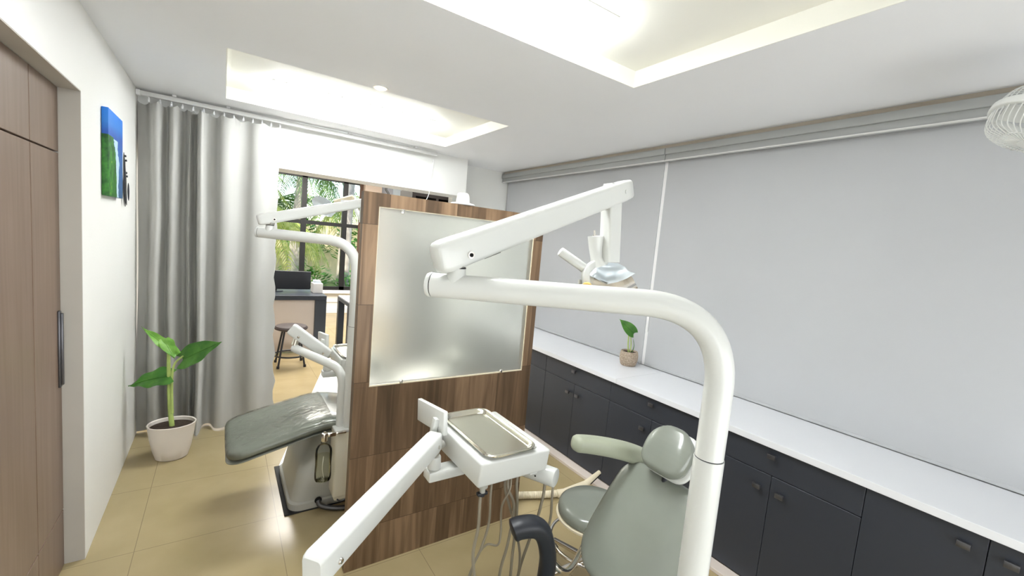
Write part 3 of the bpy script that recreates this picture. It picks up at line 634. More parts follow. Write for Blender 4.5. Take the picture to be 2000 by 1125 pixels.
def light_arm(base, bend_z, end, r, arm_end, label, lamp_origin, lamp_label, prefix_z=0.0, joint_z=1.25, arm_r=(.026, .036), lamp_s=1.0, flip=1, foot_z=.53):
    """pole with a curved top, swivel joint, spring arm, lamp head"""
    base = V(base); end = V(end)
    t = thing('dental_lamp_pole', label, 'lamp pole', (base.x, base.y, foot_z), 'lamp poles of the two dental units')
    top = V((base.x, base.y, bend_z))
    MB().cyl((base.x, base.y, foot_z), (base.x, base.y, joint_z-.0008), r*1.06).build('lower_pole', 'plastic', t)
    MB().cyl((base.x, base.y, joint_z-.0008), (base.x, base.y, joint_z+.0012), r*1.0).build('joint_line', 'black', t)
    MB().tube(fillet([(base.x, base.y, joint_z+.0012), top, end], .17, 16), r, 28).build('bent_pipe', 'plastic', t)
    d = (end-top).normalized()
    MB().cyl(end+d*.0, end+d*.002, r*.96).build('gasket', 'rubber', t)
    MB().cyl(end+d*.002, end+d*.014, r*1.03, r*1.0, bev=.004).build('end_cap', 'plastic', t)
    s = end - d*.055
    MB().lathe([(r*.95, r*.3), (r*.80, r*.95), (r*.72, r*1.15), (r*.70, r*1.5), (0, r*1.5)], s, 24).build('socket', 'plastic', t)
    MB().lathe([(0, r*1.5), (r*.72, r*1.5), (r*.72, r*1.62), (0, r*1.62)], s, 24).build('washer', 'rubber', t)
    A0 = s + V((0, 0, r*2.9)); arm_end = V(arm_end); dv = (arm_end-A0).normalized()
    MB().box(s+V((-r*.62, -r*.62, r*1.62)), s+V((r*.62, r*.62, r*2.35)), .003, rot=Matrix.Rotation(-.65, 3, 'Z')).build('bracket', 'greybase', t)
    a, b_ = arm_r
    st = [-.062, -.059, -.052, -.04, 0, .02]; qs = [.72, .86, .96, 1.02, 1.02, 1.0]
    Ltot = (arm_end-A0).length
    pts = [A0+dv*x for x in st]+[A0+dv*(Ltot*f) for f in (.25, .5, .75, .97)]+[arm_end+dv*.012, arm_end+dv*.018]
    qs = qs+[.97, .94, .91, .88, .80, .6]
    MB().sweep(pts, rrect(a, b_, a*.55, 5), up=(0, 0, 1), scales=qs).build('spring_arm', 'plastic', t)
    # collar end cap of the spring arm, bolt
    sdv = dv.cross(V((0, 0, 1))).normalized()
    if sdv.dot(SF) > 0: sdv = -sdv
    bo = A0 + dv*.018 + V((0, 0, -b_*.35)) + sdv*(a*1.0)
    MB().cyl(bo, bo+sdv*.004, .0085, n=18).build('bolt', 'chrome', t)
    MB().cyl(bo+sdv*.004, bo+sdv*.0055, .0045, n=14).build('bolt_socket', 'slot', t)
    sl = A0+dv*.11-V((0, 0, 0)); nn = dv.cross(sdv).normalized(); nn = nn if nn.z < 0 else -nn
    MB().sweep([sl+nn*(b_*.985)-dv*.05, sl+nn*(b_*.985)+dv*.0], rrect(a*.45, .002, .001), up=tuple(nn)).build('slot', 'slot', t)
    b2 = arm_end - dv*.03 + sdv*(a*.86); MB().cyl(b2, b2+sdv*.003, .006, n=16).build('bolt', 'plastic', t)
    if lamp_origin is None: far_lamp(arm_end, lamp_label, 'lamp heads of the two dental units')
    else: lamp_head('dental_lamp', lamp_origin, lamp_label, lamp_s, flip, 'lamp heads of the two dental units')
    return t

# ---- near unit
pole1 = V((.857, .466, 0)); Dn = .9
end1 = V((.412, .930, 1.543))
lo = P(1192, 512, 1.36)
ae = P(1222, 371, 1.36)
light_arm(pole1, 1.560, end1, .0285, ae, 'tall white lamp pole in the right foreground, bending over into a long pipe', lo, 'white dental lamp head with a yellow knob, in front of the grey blind', joint_z=1.245, foot_z=.53)

# ---- far unit
pole2 = V((.625, 2.47, 0)); end2 = V((.165, 2.72, 1.602))
ae2 = P(712, 396, 2.62); lo2 = P(700, 470, 2.62)
light_arm(pole2, 1.590, end2, .0285, ae2, 'white lamp pole beyond the partition with its pipe crossing in front of the curtain', None, 'dental lamp head beyond the partition, seen against the window', joint_z=1.118, arm_r=(.024, .030), lamp_s=.95, foot_z=.53)

def seat_path(x0, y, z0, x1, z1, x2, z2): return spline([(x0, y, z0), ((x0+x1)/2, y, (z0+z1)/2+.005), (x1, y, z1), ((x1+x2)/2, y, (z1+z2)/2-.01), (x2, y, z2)], 6)

def dental_chair(o, yc, back, label, near):
    """o: x of the foot end; chair axis along x, foot towards -x"""
    t = thing('dental_chair', label, 'dental chair', (o+.75, yc, 0), 'reclining dental chairs')
    W = .20 if near else .265
    p = seat_path(o, yc, .32, o+.50, .39, o+.80, .37) if near else seat_path(o, yc, .415, o+.50, .53, o+.86, .50)
    MB().slab(p, W, .036, (0, 1, 0), end_r=.05, end_w0=.10, tr=.03).build('seat_cushion', 'vinyl', t)
    MB().slab([q-V((0, 0, .042)) for q in p], W-.02, .012, (0, 1, 0), end_r=.05, end_w0=.09, tr=.01).build('seat_shell', 'vinyl', t)
    MB().slab([q+V((0, 0, .002)) for q in p[:14]], W+.004, .040, (0, 1, 0), end_r=.012, end_w0=.10, tr=.03).build('plastic_cover', 'wrap', t, label='clear plastic cover over the leg rest')
    b0, b1, W2 = V(back[0]), V(back[1]), back[2]; dv = (b1-b0).normalized()
    nr = V((-dv.z, 0, dv.x)); nr = nr if nr.z > 0 else -nr
    L_ = (b1-b0).length
    bp = [b0.lerp(b1, i/12) + nr*(.012*math.sin(math.pi*i/12)) for i in range(13)]
    MB().slab(bp, W2, .034, (0, 1, 0), end_r=.085, end_w0=.12, tr=.028, exp=5.5, wfun=lambda f: 1-.04*max(0, f-.35)/.65).build('backrest', 'vinyl', t)
    MB().slab([q-nr*.041 for q in bp], W2-.018, .016, (0, 1, 0), end_r=.10, end_w0=.12, tr=.012).build('back_shell', 'plastic', t)
    h0 = b1 + dv*-.015 + nr*.085; h1 = h0 + dv*.175
    hp = [h0.lerp(h1, i/10)+nr*.01*math.sin(math.pi*i/10) for i in range(11)]
    h = MB().slab(hp, .092, .034, (0, 1, 0), end_r=.07, end_w0=.05, tr=.026, exp=4, wfun=lambda f: .86+.14*math.sin(math.pi*min(1, f*1.1))).build('headrest', 'vinyl', t)
    MB().slab([q-nr*.033 for q in hp], .096, .014, (0, 1, 0), end_r=.07, end_w0=.055, tr=.012, exp=3.4).build('shell', 'plastic', h, label='white shell behind the pad')
    m = MB(); cq = hp[5]-nr*.05; m.box(cq-V((.018, .02, .03)), cq+V((.018, .02, .03)), .004).cyl(cq-V((0, .05, 0)), cq+V((0, .05, 0)), .010)
    m.tube(spline([cq, cq-nr*.02-dv*.1, b1-nr*.03-dv*.08], 5), .012, 12).build('headrest_bracket', 'black', t)
    # armrest on the far side
    A = [P(1290, 915, 1.74), P(1262, 898, 1.73), P(1230, 884, 1.70), P(1190, 874, 1.66), P(1152, 868, 1.63), P(1128, 866, 1.61)] if near else [b0+V((.15, W2+.04, .02)), b0+V((.05, W2+.05, .13)), b0+V((-.15, W2+.05, .16)), b0+V((-.28, W2+.05, .16))]
    ap = spline(A, 8); ns = len(ap)
    MB().sweep([ap[0]]+ap+[ap[-1]+(ap[-1]-ap[-2]).normalized()*.012, ap[-1]+(ap[-1]-ap[-2]).normalized()*.018], [(.032*math.copysign(abs(math.cos(a))**.75, math.cos(a)), .030*math.copysign(abs(math.sin(a))**.75, math.sin(a))) for a in [i*math.pi/14 for i in range(28)]], up=(0, 0, 1), scales=[.5]+[1.3-.3*i/ns for i in range(ns)]+[.85, .5]).build('armrest', 'vinyl_arm', t)
    # base
    x0, x1, y0, y1 = (o+.31, o+.80, yc-.20, yc+.14) if near else (o+.31, o+1.05, yc-.20, yc+.36)
    kz = .66 if near else 1
    secs = [(0.008, 0, 0), (.045, 0, 0), (.052, .012, .012), (.16, .035, .02), (.24, .05, .03), (.27, .075, .045), (.36, .13, .10), (.455, .20, .15)]
    vs = []; fs = []; n = 40; rr = .07
    for z, ix, iy in secs:
        a, b_ = (x1-x0)/2-ix*.75, (y1-y0)/2-iy; cx, cy = (x0+x1)/2+ix*.25, (y0+y1)/2
        pr = rrect(a, b_, rr, 9)
        vs += [(cx+u, cy+v, z*kz) for u, v in pr]
    n = len(pr)
    for i in range(len(secs)-1):
        for j in range(n): fs.append([i*n+j, i*n+(j+1) % n, (i+1)*n+(j+1) % n, (i+1)*n+j])
    fs.append(list(range(n))[::-1]); fs.append([(len(secs)-1)*n+j for j in range(n)])
    MB().add(vs, fs).build('pedestal', 'greybase', t)
    MB().box((x0-.022, y0-.004, 0), (x1+.02, y1+.03, .0075), .001, 1).build('base_plate', 'rubber', t, label='black base plate')
    MB().lathe([(0, 0), (.020, 0), (.020, .004), (0, .004)], (x0+.155, y0-.0035, .05), 18, axis=(0, 1, 0)).build('cable_hole', 'slot', t)
    MB().tube(spline([(x0+.155, y0+.0, .045), (x0+.17, y0-.03, .025), (x0+.26, y0-.075, .015), (x0+.42, y0-.10, .014), (x0+.62, y0-.08, .014)], 8), .014, 12).build('floor_cable', 'knob', t)
    MB().box((x0+.25, yc-.13, .456*kz), (x1-.18, yc+.13, .466*kz), .002).build('lift_plate', 'greybase', t)
    return t

chair1 = dental_chair(.27, .885, ((1.125, .885, .492), (1.385, .885, .850), .195), 'grey dental chair in the right foreground with raised backrest and headrest', True)
chair2 = dental_chair(.035, 2.77, ((.93, 2.77, .53), (1.42, 2.77, .70), .262), 'grey dental chair with plastic covered leg rest, left of the partition', False)

def arm_tree(N0, E0, label, pipe, grp, pipe_base, aw=.031, ah=.040):
    """delivery arm: bent support pipe and box-section spring arm from N0 to E0"""
    t = thing('delivery_arm', label, 'delivery arm', pipe_base, grp)
    MB().tube(fillet(pipe, .10, 12), .025, 24).build('support_pipe', 'plastic', t)
    N0, E0 = V(N0), V(E0); d = (E0-N0).normalized(); e = V(pipe[-1])
    MB().cyl(e+V((0, 0, .02)), N0-V((0, 0, .02)), .019).build('pivot', 'steel', t)
    MB().sweep([N0-d*.048, N0-d*.042, N0-d*.03, N0, E0-d*.02, E0, E0+d*.01], rrect(aw, ah, .012, 4), up=(0, 0, 1), scales=[.82, .93, 1, 1, .93, .86, .72]).build('spring_arm', 'plastic', t)
    sdv = d.cross(V((0, 0, 1))).normalized()
    MB().lathe([(0, 0), (.0085, 0), (.0085, .003), (.006, .006), (0, .007)], N0+d*.015+sdv*(aw*.985)-V((0, 0, .012)), 18, axis=sdv).build('pin', 'chrome', t)
    MB().lathe([(0, 0), (.0065, 0), (.0065, .003), (0, .004)], E0-d*.03+sdv*(aw*.9)-V((0, 0, .005)), 16, axis=sdv).build('pin', 'chrome', t)
    # underside linkage and cup joint towards the tray
    J = E0 + V((.005, .0, -.085)) - d*.005
    MB().sweep([E0-d*.03-V((0, 0, .032)), J+V((0, 0, .03))], rrect(.016, .014, .004)).build('linkage', 'chrome', t)
    MB().cyl(J-V((0, 0, .022)), J+V((0, 0, .028)), .0255, .023, bev=.005).build('cup', 'plastic', t)
    return t, J

def delivery_unit(J, x0, y0, label, grp, s=1.0):
    """instrument table; (x0, y0) its near-left corner, joint J to its left"""
    z1 = .882+(J.z-.795); z0 = z1-.098; x1, y1 = x0+.305*s, y0+.40*s
    t = thing('instrument_table', label, 'instrument table', ((x0+x1)/2, (y0+y1)/2, z0), grp)
    b_ = bmesh.new(); bmesh.ops.create_cube(b_, size=1)
    for v in b_.verts:
        top = v.co.z > 0; v.co = V(((x0+x1)/2+v.co.x*(x1-x0), (y0+y1)/2+v.co.y*(y1-y0), z1 if top else z0))
        if not top: v.co.y += .012 if v.co.y < (y0+y1)/2 else -.03; 
        if top and v.co.x > (x0+x1)/2: v.co.z -= .008
    bmesh.ops.bevel(b_, geom=list(b_.edges), offset=.010, segments=3, profile=.5, affect='EDGES')
    MB().bm(b_).build('housing', 'plastic', t)
    MB().box((x0+.22, y0+.022, z1-.0075), (x0+.25, y0+.07, z1-.0035), .001, rot=Matrix.Rotation(.5, 3, 'Z')).build('vent', 'greybase', t)
    # bracket from the joint cup to the housing
    bm_ = MB(); bm_.box((J.x-.03, J.y-.03, J.z-.062), (x0+.05, J.y+.03, J.z-.0225), .006)
    bm_.build('bracket', 'plastic', t)
    # touch panel plate at the left end + knuckle
    pp = MB(); c0 = V((x0-.045, y0+.325, z1+.05)); rt_ = Matrix.Rotation(math.radians(-7), 3, 'X') @ Matrix.Rotation(math.radians(2), 3, 'Z')
    pp.box(c0-V((.009, .118, .045)), c0+V((.009, .118, .045)), .004, 3, rot=rt_)
    pp.build('keypad_panel', 'plastic', t)
    MB().sweep([c0+V((-.012, -.07, .02)), c0+V((-.02, -.068, -.02)), c0+V((-.012, -.05, -.06))], rrect(.012, .012, .006)).build('panel_stem', 'plastic', t)
    MB().cyl((x0-.002, y0+.33, z0+.05), (x0-.042, y0+.335, z0+.052), .034, .032, bev=.008).build('knuckle', 'plastic', t)
    MB().cyl((x0-.012, y0+.27, z0+.055), (x0-.040, y0+.265, z0+.045), .014, .012).build('cable_gland', 'greybase', t)
    # handle cylinder at the right end
    a = V((x1-.03, y0+.15, z0-.040)); b2 = V((x1+.045, y0+.005, z0-.040))
    MB().cyl(a, b2, .036, bev=.005).build('handle_barrel', 'plastic', t)
    dd = (b2-a).normalized(); sv = V((-dd.y, dd.x, 0)); sv = sv if sv.dot(-SF) > 0 else -sv
    for k in (.035, .09): MB().cyl(a+dd*k+sv*.0355, a+dd*k+sv*.037, .0035, n=10).build('screw', 'slot', t)
    MB().box((x1-.05, y0+.05, z0-.03), (x1-.005, y0+.12, z0+.001), .004).build('barrel_mount', 'plastic', t)
    MB().lathe([(0, .02), (.018, .02), (.018, .008), (.010, .004), (.010, -.012), (0, -.012)], (x0+.035, y0+.035, z0-.019), 18).build('connector', 'greybase', t)
    MB().box((x0+.015, y0+.028, z0-.042), (x0+.055, y0+.045, z0-.030), .003).cyl((x0+.035, y0+.036, z0-.045), (x0+.035, y0+.036, z0-.031), .010, n=14).build('tap', 'black', t)
    return t, (x0, y0, z0, z1)

def steel_tray(x0, y0, z, label, sx=.205, sy=.395):
    cx, cy = x0+sx/2, y0+sy/2
    t = thing('steel_tray', label, 'tray', (cx, cy, z), 'steel trays on the instrument tables')
    secs = [(sx/2-.016, sy/2-.016, .030, .0015), (sx/2-.012, sy/2-.012, .034, .004), (sx/2-.006, sy/2-.006, .040, .014), (sx/2-.001, sy/2-.001, .043, .0165), (sx/2, sy/2, .044, .015), (sx/2+.005, sy/2+.005, .046, .0165), (sx/2+.008, sy/2+.008, .048, .0145), (sx/2+.008, sy/2+.008, .048, .011)]
    vs = []; fs = []; 
    for a, b_, r, h in secs:
        pr = rrect(a, b_, r, 6); vs += [(cx+u, cy+v, z+h) for u, v in pr]
    n = len(pr)
    for i in range(len(secs)-1):
        for j in range(n): fs.append([i*n+j, i*n+(j+1) % n, (i+1)*n+(j+1) % n, (i+1)*n+j])
    MB().add(vs, fs).build('rim', 'steelrim', t)
    pr = rrect(sx/2-.016, sy/2-.016, .030, 6)
    MB().sweep([(cx, cy, z+.0004), (cx, cy, z+.0016)], pr, up=(0, 1, 0)).build('pan', 'steel', t)
    return t

N1 = V((.222, 1.022, .860)); E1 = V((.672, 1.400, .905))
arm1, J1 = arm_tree(N1, E1, 'thick white box-section arm rising from the bottom edge to the near instrument table', [(.80, .50, .53), (.80, .50, .76), N1-V((0, 0, .085))], 'delivery arms of the two dental units', (.8, .5, .53))
un1, g1 = delivery_unit(J1, .742, 1.175, 'white instrument table carrying a steel tray, in front of the partition', 'instrument tables of the two dental units')
steel_tray(.775, 1.178, g1[3]+.0005, 'stainless steel tray lying on the near white instrument table')
# hoses of the near unit
hz = g1[2]
hs = [([(937, 985), (934, 1030), (924, 1080), (926, 1125), (930, 1170)], 1.52, .0052),
      ([(958, 968), (955, 1020), (940, 1070), (926, 1100), (915, 1130), (905, 1170)], 1.56, .0042),
      ([(996, 955), (980, 990), (978, 1040), (972, 1064), (950, 1064), (930, 1090), (918, 1125)], 1.60, .0036),
      ([(992, 952), (1004, 990), (992, 1060), (978, 1110), (970, 1160)], 1.64, .005),
      ([(1009, 948), (1010, 985), (1006, 1040), (1000, 1090), (994, 1160)], 1.66, .005),
      ([(986, 952), (994, 985), (1006, 1030), (1015, 1080), (1012, 1125), (1005, 1160)], 1.68, .0045),
      ([(1062, 962), (1050, 1010), (1030, 1065), (1015, 1110), (1005, 1160)], 1.70, .0052),
      ([(1078, 972), (1076, 1005), (1070, 1040), (1064, 1090), (1060, 1160)], 1.74, .0048)]
for pts, d_, r_ in hs: MB().tube(spline([P(pts[0][0]+3, pts[0][1]-34, d_+.02)]+[P(x, y, d_) for x, y in pts], 8), r_*1.1, 10).build('instrument_hose', 'hose', un1)

E2 = P(640, 692, 2.72); N2 = P(581, 650, 2.66)
p2e = P(575, 680, 2.66)
arm2, J2 = arm_tree(N2, E2, 'smaller white delivery arm beyond the partition, in front of the dark stool', [(.588, 2.50, .53), (.588, 2.50, .86), p2e], 'delivery arms of the two dental units', (.588, 2.5, .53), .026, .036)
un2, g2 = delivery_unit(J2, J2.x+.045, J2.y-.16, 'white instrument table beyond the partition, half hidden by the far lamp pole', 'instrument tables of the two dental units', .8)
steel_tray(g2[0]+.015, g2[1]+.003, g2[3]+.0005, 'steel tray on the instrument table beyond the partition', .17, .31)
MB().tube([V((g2[0]+.09, g2[1]+.05, g2[2]+.01)), V((g2[0]+.09, g2[1]+.05, .72)), V((g2[0]+.14, g2[1]+.03, .62))], .008, 10).build('instrument_hose', 'hose', un2)

# pole boxes
for (x0, y0, x1, y1, l) in ((.548, 2.425, .70, 2.555, 'cream upright box at the foot of the far lamp pole'), (.765, .42, .94, .56, 'white upright box at the foot of the near lamp pole')):
    t = thing('junction_box', l, 'junction box', ((x0+x1)/2, (y0+y1)/2, .10), 'junction boxes under the lamp poles')
    MB().box((x0, y0, .12), (x1, y1, .525), .016, 3).box((x0+.01, y0+.01, .10), (x1-.01, y1+.12, .16), .01, 2).build('case', 'cream', t)
    MB().box((x0-.004, y0-.004, .512), (x1+.004, y1+.004, .53), .006, 3).build('lid', 'plastic', t)
    MB().tube(spline([(x0+.02, y0+.02, .118), (x0+.05, y0+.0, .10), (x0+.12, y0+.02, .118)], 6), .004, 8).build('cable_loop', 'black', t)
# water bottle on its chrome holder
t = thing('water_bottle', 'clear water bottle hanging from a chrome holder beside the far chair base', 'bottle', (.49, 2.41, .25))
bx = V((.487, 2.412, 0))
MB().lathe([(.0, .27), (.010, .262), (.022, .266), (.030, .262), (.035, .275), (.036, .30), (.034, .36), (.036, .42), (.034, .445), (.026, .462), (.014, .472), (.0135, .488)], bx, 32, 1.22, 1.22).build('bottle_body', 'bottle', t)
MB().lathe([(0, .268), (.029, .268), (.033, .28), (.034, .31), (.032, .36), (.0335, .405), (0, .405)], bx, 28, 1.22, 1.22).build('water', 'water', t)
MB().cyl(bx+V((0, 0, .488)), bx+V((0, 0, .535)), .0155, bev=.003).cyl(bx+V((0, 0, .535)), bx+V((0, 0, .543)), .006).build('cap', 'chrome', t)
t2 = thing('bottle_holder', 'chrome bar holding the water bottle, clamped to the cream box', 'bottle holder', (.52, 2.43, .52))
MB().box((.503, 2.408, .508), (.547, 2.424, .530), .003).box((.547, 2.400, .520), (.60, 2.424, .530), .003).build('bar', 'chrome', t2)
MB().tube(spline([bx+V((0, 0, .40)), bx+V((-.004, 0, .33)), bx+V((.006, 0, .275))], 6), .002, 6).build('dip_tube', 'white', t)

# ================================================================= OPERATOR STOOL with black arm
sx, sy, sz = 1.545, 1.375, .43
t = thing('operator_stool', 'round grey vinyl operator stool with a curved black arm, behind the near chair', 'stool', (sx, sy, 0))
MB().lathe([(0, .065), (.10, .064), (.155, .058), (.172, .045), (.178, .025), (.176, .006), (.168, 0), (0, 0)], (sx, sy, sz-.06), 48).build('seat', 'vinyl', t)
MB().lathe([(0, 0), (.176, 0), (.184, .006), (.184, .014), (.177, .016), (0, .016)], (sx, sy, sz-.0765), 48).build('seat_rim', 'corr', t, label='cream lower rim')
MB().cyl((sx, sy, .10), (sx, sy, sz-.078), .025).build('column', 'chrome', t)
ring = [V((sx+.20*math.cos(a), sy+.20*math.sin(a), .235)) for a in [i*2*math.pi/48 for i in range(49)]]
MB().tube(ring, .009, 10, caps=False).build('foot_ring', 'chrome', t)
for k in range(5):
    a = k*2*math.pi/5+.4; e = V((sx+.24*math.cos(a), sy+.24*math.sin(a), .085))
    MB().sweep([V((sx, sy, .13)), e], rrect(.016, .012, .005), scales=[1, .7]).build('leg', 'chrome', t)
    MB().cyl(e+V((0, -.011, -.055)), e+V((0, .011, -.055)), .030, bev=.004).cyl(e-V((0, 0, .03)), e, .008).build('caster', 'black', t)
ap = [P(1000, 1037, 1.47), P(1018, 1030, 1.48), P(1045, 1029, 1.50), P(1062, 1045, 1.52), P(1070, 1085, 1.55), P(1066, 1125, 1.57), P(1058, 1165, 1.59)]
app = spline(ap, 8)
MB().sweep([app[0]-(app[1]-app[0])*1.1]+app, [(.036*math.copysign(abs(math.cos(a))**.8, math.cos(a)), .034*math.copysign(abs(math.sin(a))**.8, math.sin(a))) for a in [i*math.pi/12 for i in range(24)]], up=(-.25, -.15, 1), scales=[.35, .75, .92]+[1.0]*12+[1.0-.1*min(1, i/12) for i in range(len(app)-14)]).build('armrest', 'black', t)
am = P(1078, 1098, 1.62)
MB().tube(spline([P(1072, 1092, 1.57), P(1110, 1115, 1.63), V((sx-.10, sy-.06, .31)), V((sx, sy, sz-.09))], 8), .0125, 14).build('arm_bar', 'chrome', t)

# ================================================================= FLOOR HOSE
def corr(path, r, nm, m, par, pitch=.012):
    pth_ = spline(path, 16); L = [0]
    for a, b_ in zip(pth_, pth_[1:]): L.append(L[-1]+(b_-a).length)
    n = int(L[-1]/pitch*4); pts = []; sc2 = []
    for i in range(n+1):
        d_ = L[-1]*i/n; j = max(k for k in range(len(L)-1) if L[k] <= d_+1e-9)
        pts.append(pth_[j].lerp(pth_[j+1], (d_-L[j])/max(1e-9, L[j+1]-L[j]))); sc2.append(1.0 if i % 4 < 2 else .86)
    return MB().tube(pts, r, 16, scales=sc2).build(nm, m, par)
t = thing('suction_hose', 'cream corrugated suction hose lying on the floor by the cabinets', 'hose', (1.8, 2.05, 0))
corr([(1.45, 2.16, .026), (1.62, 2.125, .026), (1.78, 2.06, .026), (1.90, 2.02, .026)], .0235, 'hose', 'corr', t)
MB().tube([V((1.895, 2.02, .026)), V((1.94, 2.00, .030)), V((2.12, 1.985, .055))], .026, 20, scales=[1, 1.05, .95]).build('cuff', 'corr', t)
MB().tube([V((2.11, 1.985, .054)), V((2.16, 1.985, .075)), V((2.245, 1.985, .115))], .0235, 18, scales=[1, .85, .6]).build('nozzle', 'corr', t)
MB().sweep([V((2.145, 1.968, .060)), V((2.24, 1.974, .103))], rrect(.004, .006, .002)).build('slot', 'slot', t)

# flat white patch on the floor beyond the far chair
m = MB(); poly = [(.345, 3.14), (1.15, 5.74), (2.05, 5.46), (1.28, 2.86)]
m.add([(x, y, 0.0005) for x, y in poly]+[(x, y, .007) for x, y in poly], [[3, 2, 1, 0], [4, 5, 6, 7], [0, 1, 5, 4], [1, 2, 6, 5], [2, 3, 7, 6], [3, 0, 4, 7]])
o = m.build('floor_patch', 'white', smooth=0); lab(o, 'plain flat white patch on the floor beyond the far dental chair', 'mat')

# ================================================================= CAGE FAN
fc = P(2045, 232, 1.42)
t = thing('cage_fan', 'white cage fan at the right edge of the picture, hung below the ceiling', 'fan', fc)
ax = (V((0, 0, -.93)) + SF*.12 + SR*-.36).normalized()
u = ax.orthogonal().normalized(); v = ax.cross(u)
Rf = .135
ringp = [fc+(u*math.cos(a)+v*math.sin(a))*Rf for a in [i*2*math.pi/40 for i in range(41)]]
MB().sweep(ringp, rrect(.010, .013, .005, 3), caps=False, up=tuple(ax)).build('rim', 'plastic', t)
for sg, dp, nm in ((1, .085, 'front_grille'), (-1, .075, 'rear_grille')):
    g = MB()
    for i in range(44):
        a = i*2*math.pi/44; dr = u*math.cos(a)+v*math.sin(a)
        pts = [fc+dr*(Rf*q)+ax*(sg*dp*h) for q, h in ((.99, .05), (.96, .5), (.86, .85), (.55, 1.0), (.2, 1.04))]
        g.tube(spline(pts, 3), .0017, 6)
    g.tube([fc+(u*math.cos(a)+v*math.sin(a))*Rf*.55+ax*(sg*dp) for a in [i*2*math.pi/30 for i in range(31)]], .002, 6, caps=False)
    g.lathe([(0, 0), (.028, 0), (.028, .006), (0, .008)], fc+ax*(sg*dp*1.03), 20, axis=ax*sg).build(nm, 'plastic', t)
m = MB()
for k in range(3):
    a = k*2*math.pi/3; dr = u*math.cos(a)+v*math.sin(a); sd = ax.cross(dr)
    pts = [fc+dr*.02, fc+dr*.06, fc+dr*.11]; vs = []
    for p_, w_ in zip(pts, (.012, .035, .04)): vs += [p_+sd*w_+ax*.012, p_-sd*w_-ax*.012]
    vs += [x_+ax*.002 for x_ in vs]
    m.add(vs, [[0, 2, 3, 1], [2, 4, 5, 3], [6, 7, 9, 8], [8, 9, 11, 10], [0, 6, 8, 2], [2, 8, 10, 4], [1, 3, 9, 7], [3, 5, 11, 9], [4, 10, 11, 5], [0, 1, 7, 6]])
m.cyl(fc-ax*.02, fc+ax*.03, .02).build('blades', 'plastic', t)
MB().cyl(fc-ax*.07, fc-ax*.15, .045, .035, bev=.01).build('motor', 'plastic', t)
e = fc-ax*.14; MB().tube([e, V((e.x, e.y, 2.4995))], .014, 12).lathe([(0, 0), (.05, 0), (.045, -.02), (0, -.025)], (e.x, e.y, 2.4995), 20).build('stem', 'plastic', t)

# ================================================================= WAITING AREA
t = thing('reception_desk', 'dark slate reception desk with pale front panel, seen through the opening', 'desk', (.4, 6.4, 0))
MB().box((-.9, 6.09, .705), (1.175, 6.85, .765), .003, 1).build('desk_top', 'desk', t, smooth=0)
MB().box((1.035, 6.09, 0), (1.175, 6.85, .7045), .003, 1).build('leg', 'desk', t, smooth=0)
MB().box((-.9, 6.09, 0), (-.8, 6.85, .7045), .003, 1).build('leg', 'desk', t, smooth=0)
MB().box((-.8, 6.13, .02), (1.0345, 6.15, .7045)).build('front_panel', 'deskpanel', t, smooth=0)
t = thing('monitor', 'wide black curved monitor standing on the reception desk', 'monitor', (.6, 6.5, .766))
MB().sweep(spline([(.16, 6.50, .92), (.40, 6.46, .925), (.70, 6.46, .925), (1.03, 6.50, .92)], 8), rrect(.010, .125, .008), up=(0, 0, 1)).build('screen', 'black', t)
MB().cyl((.6, 6.50, .766), (.6, 6.49, .90), .02).lathe([(0, .001), (.1, .001), (.1, .008), (0, .012)], (.6, 6.52, .7655), 24).build('stand', 'black', t)
t = thing('paper_box', 'white box with a pale blue lid on the reception desk beside the black monitor', 'box', (1.12, 6.4, .766))
MB().box((1.045, 6.33, .766), (1.165, 6.55, .90), .004).build('carton', 'white', t, smooth=0)
MB().box((1.06, 6.35, .9005), (1.14, 6.50, .935), .004).build('lid', 'paper', t, smooth=0)
t = thing('bar_stool', 'round black stool on thin dark legs in front of the reception desk', 'stool', (.70, 5.6, 0))
q = V((.70, 5.6, 0))
MB().lathe([(0, .0), (.15, 0), (.175, .01), (.18, .025), (.165, .045), (.12, .052), (0, .055)], q+V((0, 0, .43)), 36).build('seat', 'dark', t)
for k in range(4):
    a = math.pi/4+k*math.pi/2
    MB().tube([q+V((.11*math.cos(a), .11*math.sin(a), .43)), q+V((.20*math.cos(a), .20*math.sin(a), .0))], .011, 10).cyl(q+V((.20*math.cos(a), .20*math.sin(a), .0)), q+V((.198*math.cos(a), .198*math.sin(a), .03)), .016, n=12).build('leg', 'black', t)
MB().tube([q+V((.175*math.cos(a), .175*math.sin(a), .13)) for a in [i*2*math.pi/36 for i in range(37)]], .010, 8, caps=False).build('foot_ring', 'black', t)
t = thing('side_table', 'small dark table with a white top near the partition edge, beyond the opening', 'table', (1.6, 5.9, 0))
MB().box((1.335, 5.55, .70), (2.2, 6.2, .745), .002).build('table_frame', 'desk', t, smooth=0)
MB().box((1.345, 5.56, .7455), (2.19, 6.19, .76), .002).build('table_top', 'white', t, smooth=0)
for x, y in ((1.335, 5.55), (1.335, 6.12), (2.12, 5.55), (2.12, 6.12)): MB().box((x, y, 0), (x+.08, y+.08, .6995)).build('leg', 'desk', t, smooth=0)
t = thing('storage_shelf', 'tall dark shelf with white boxes showing above the partition top', 'shelf', (2.05, 4.75, 0))
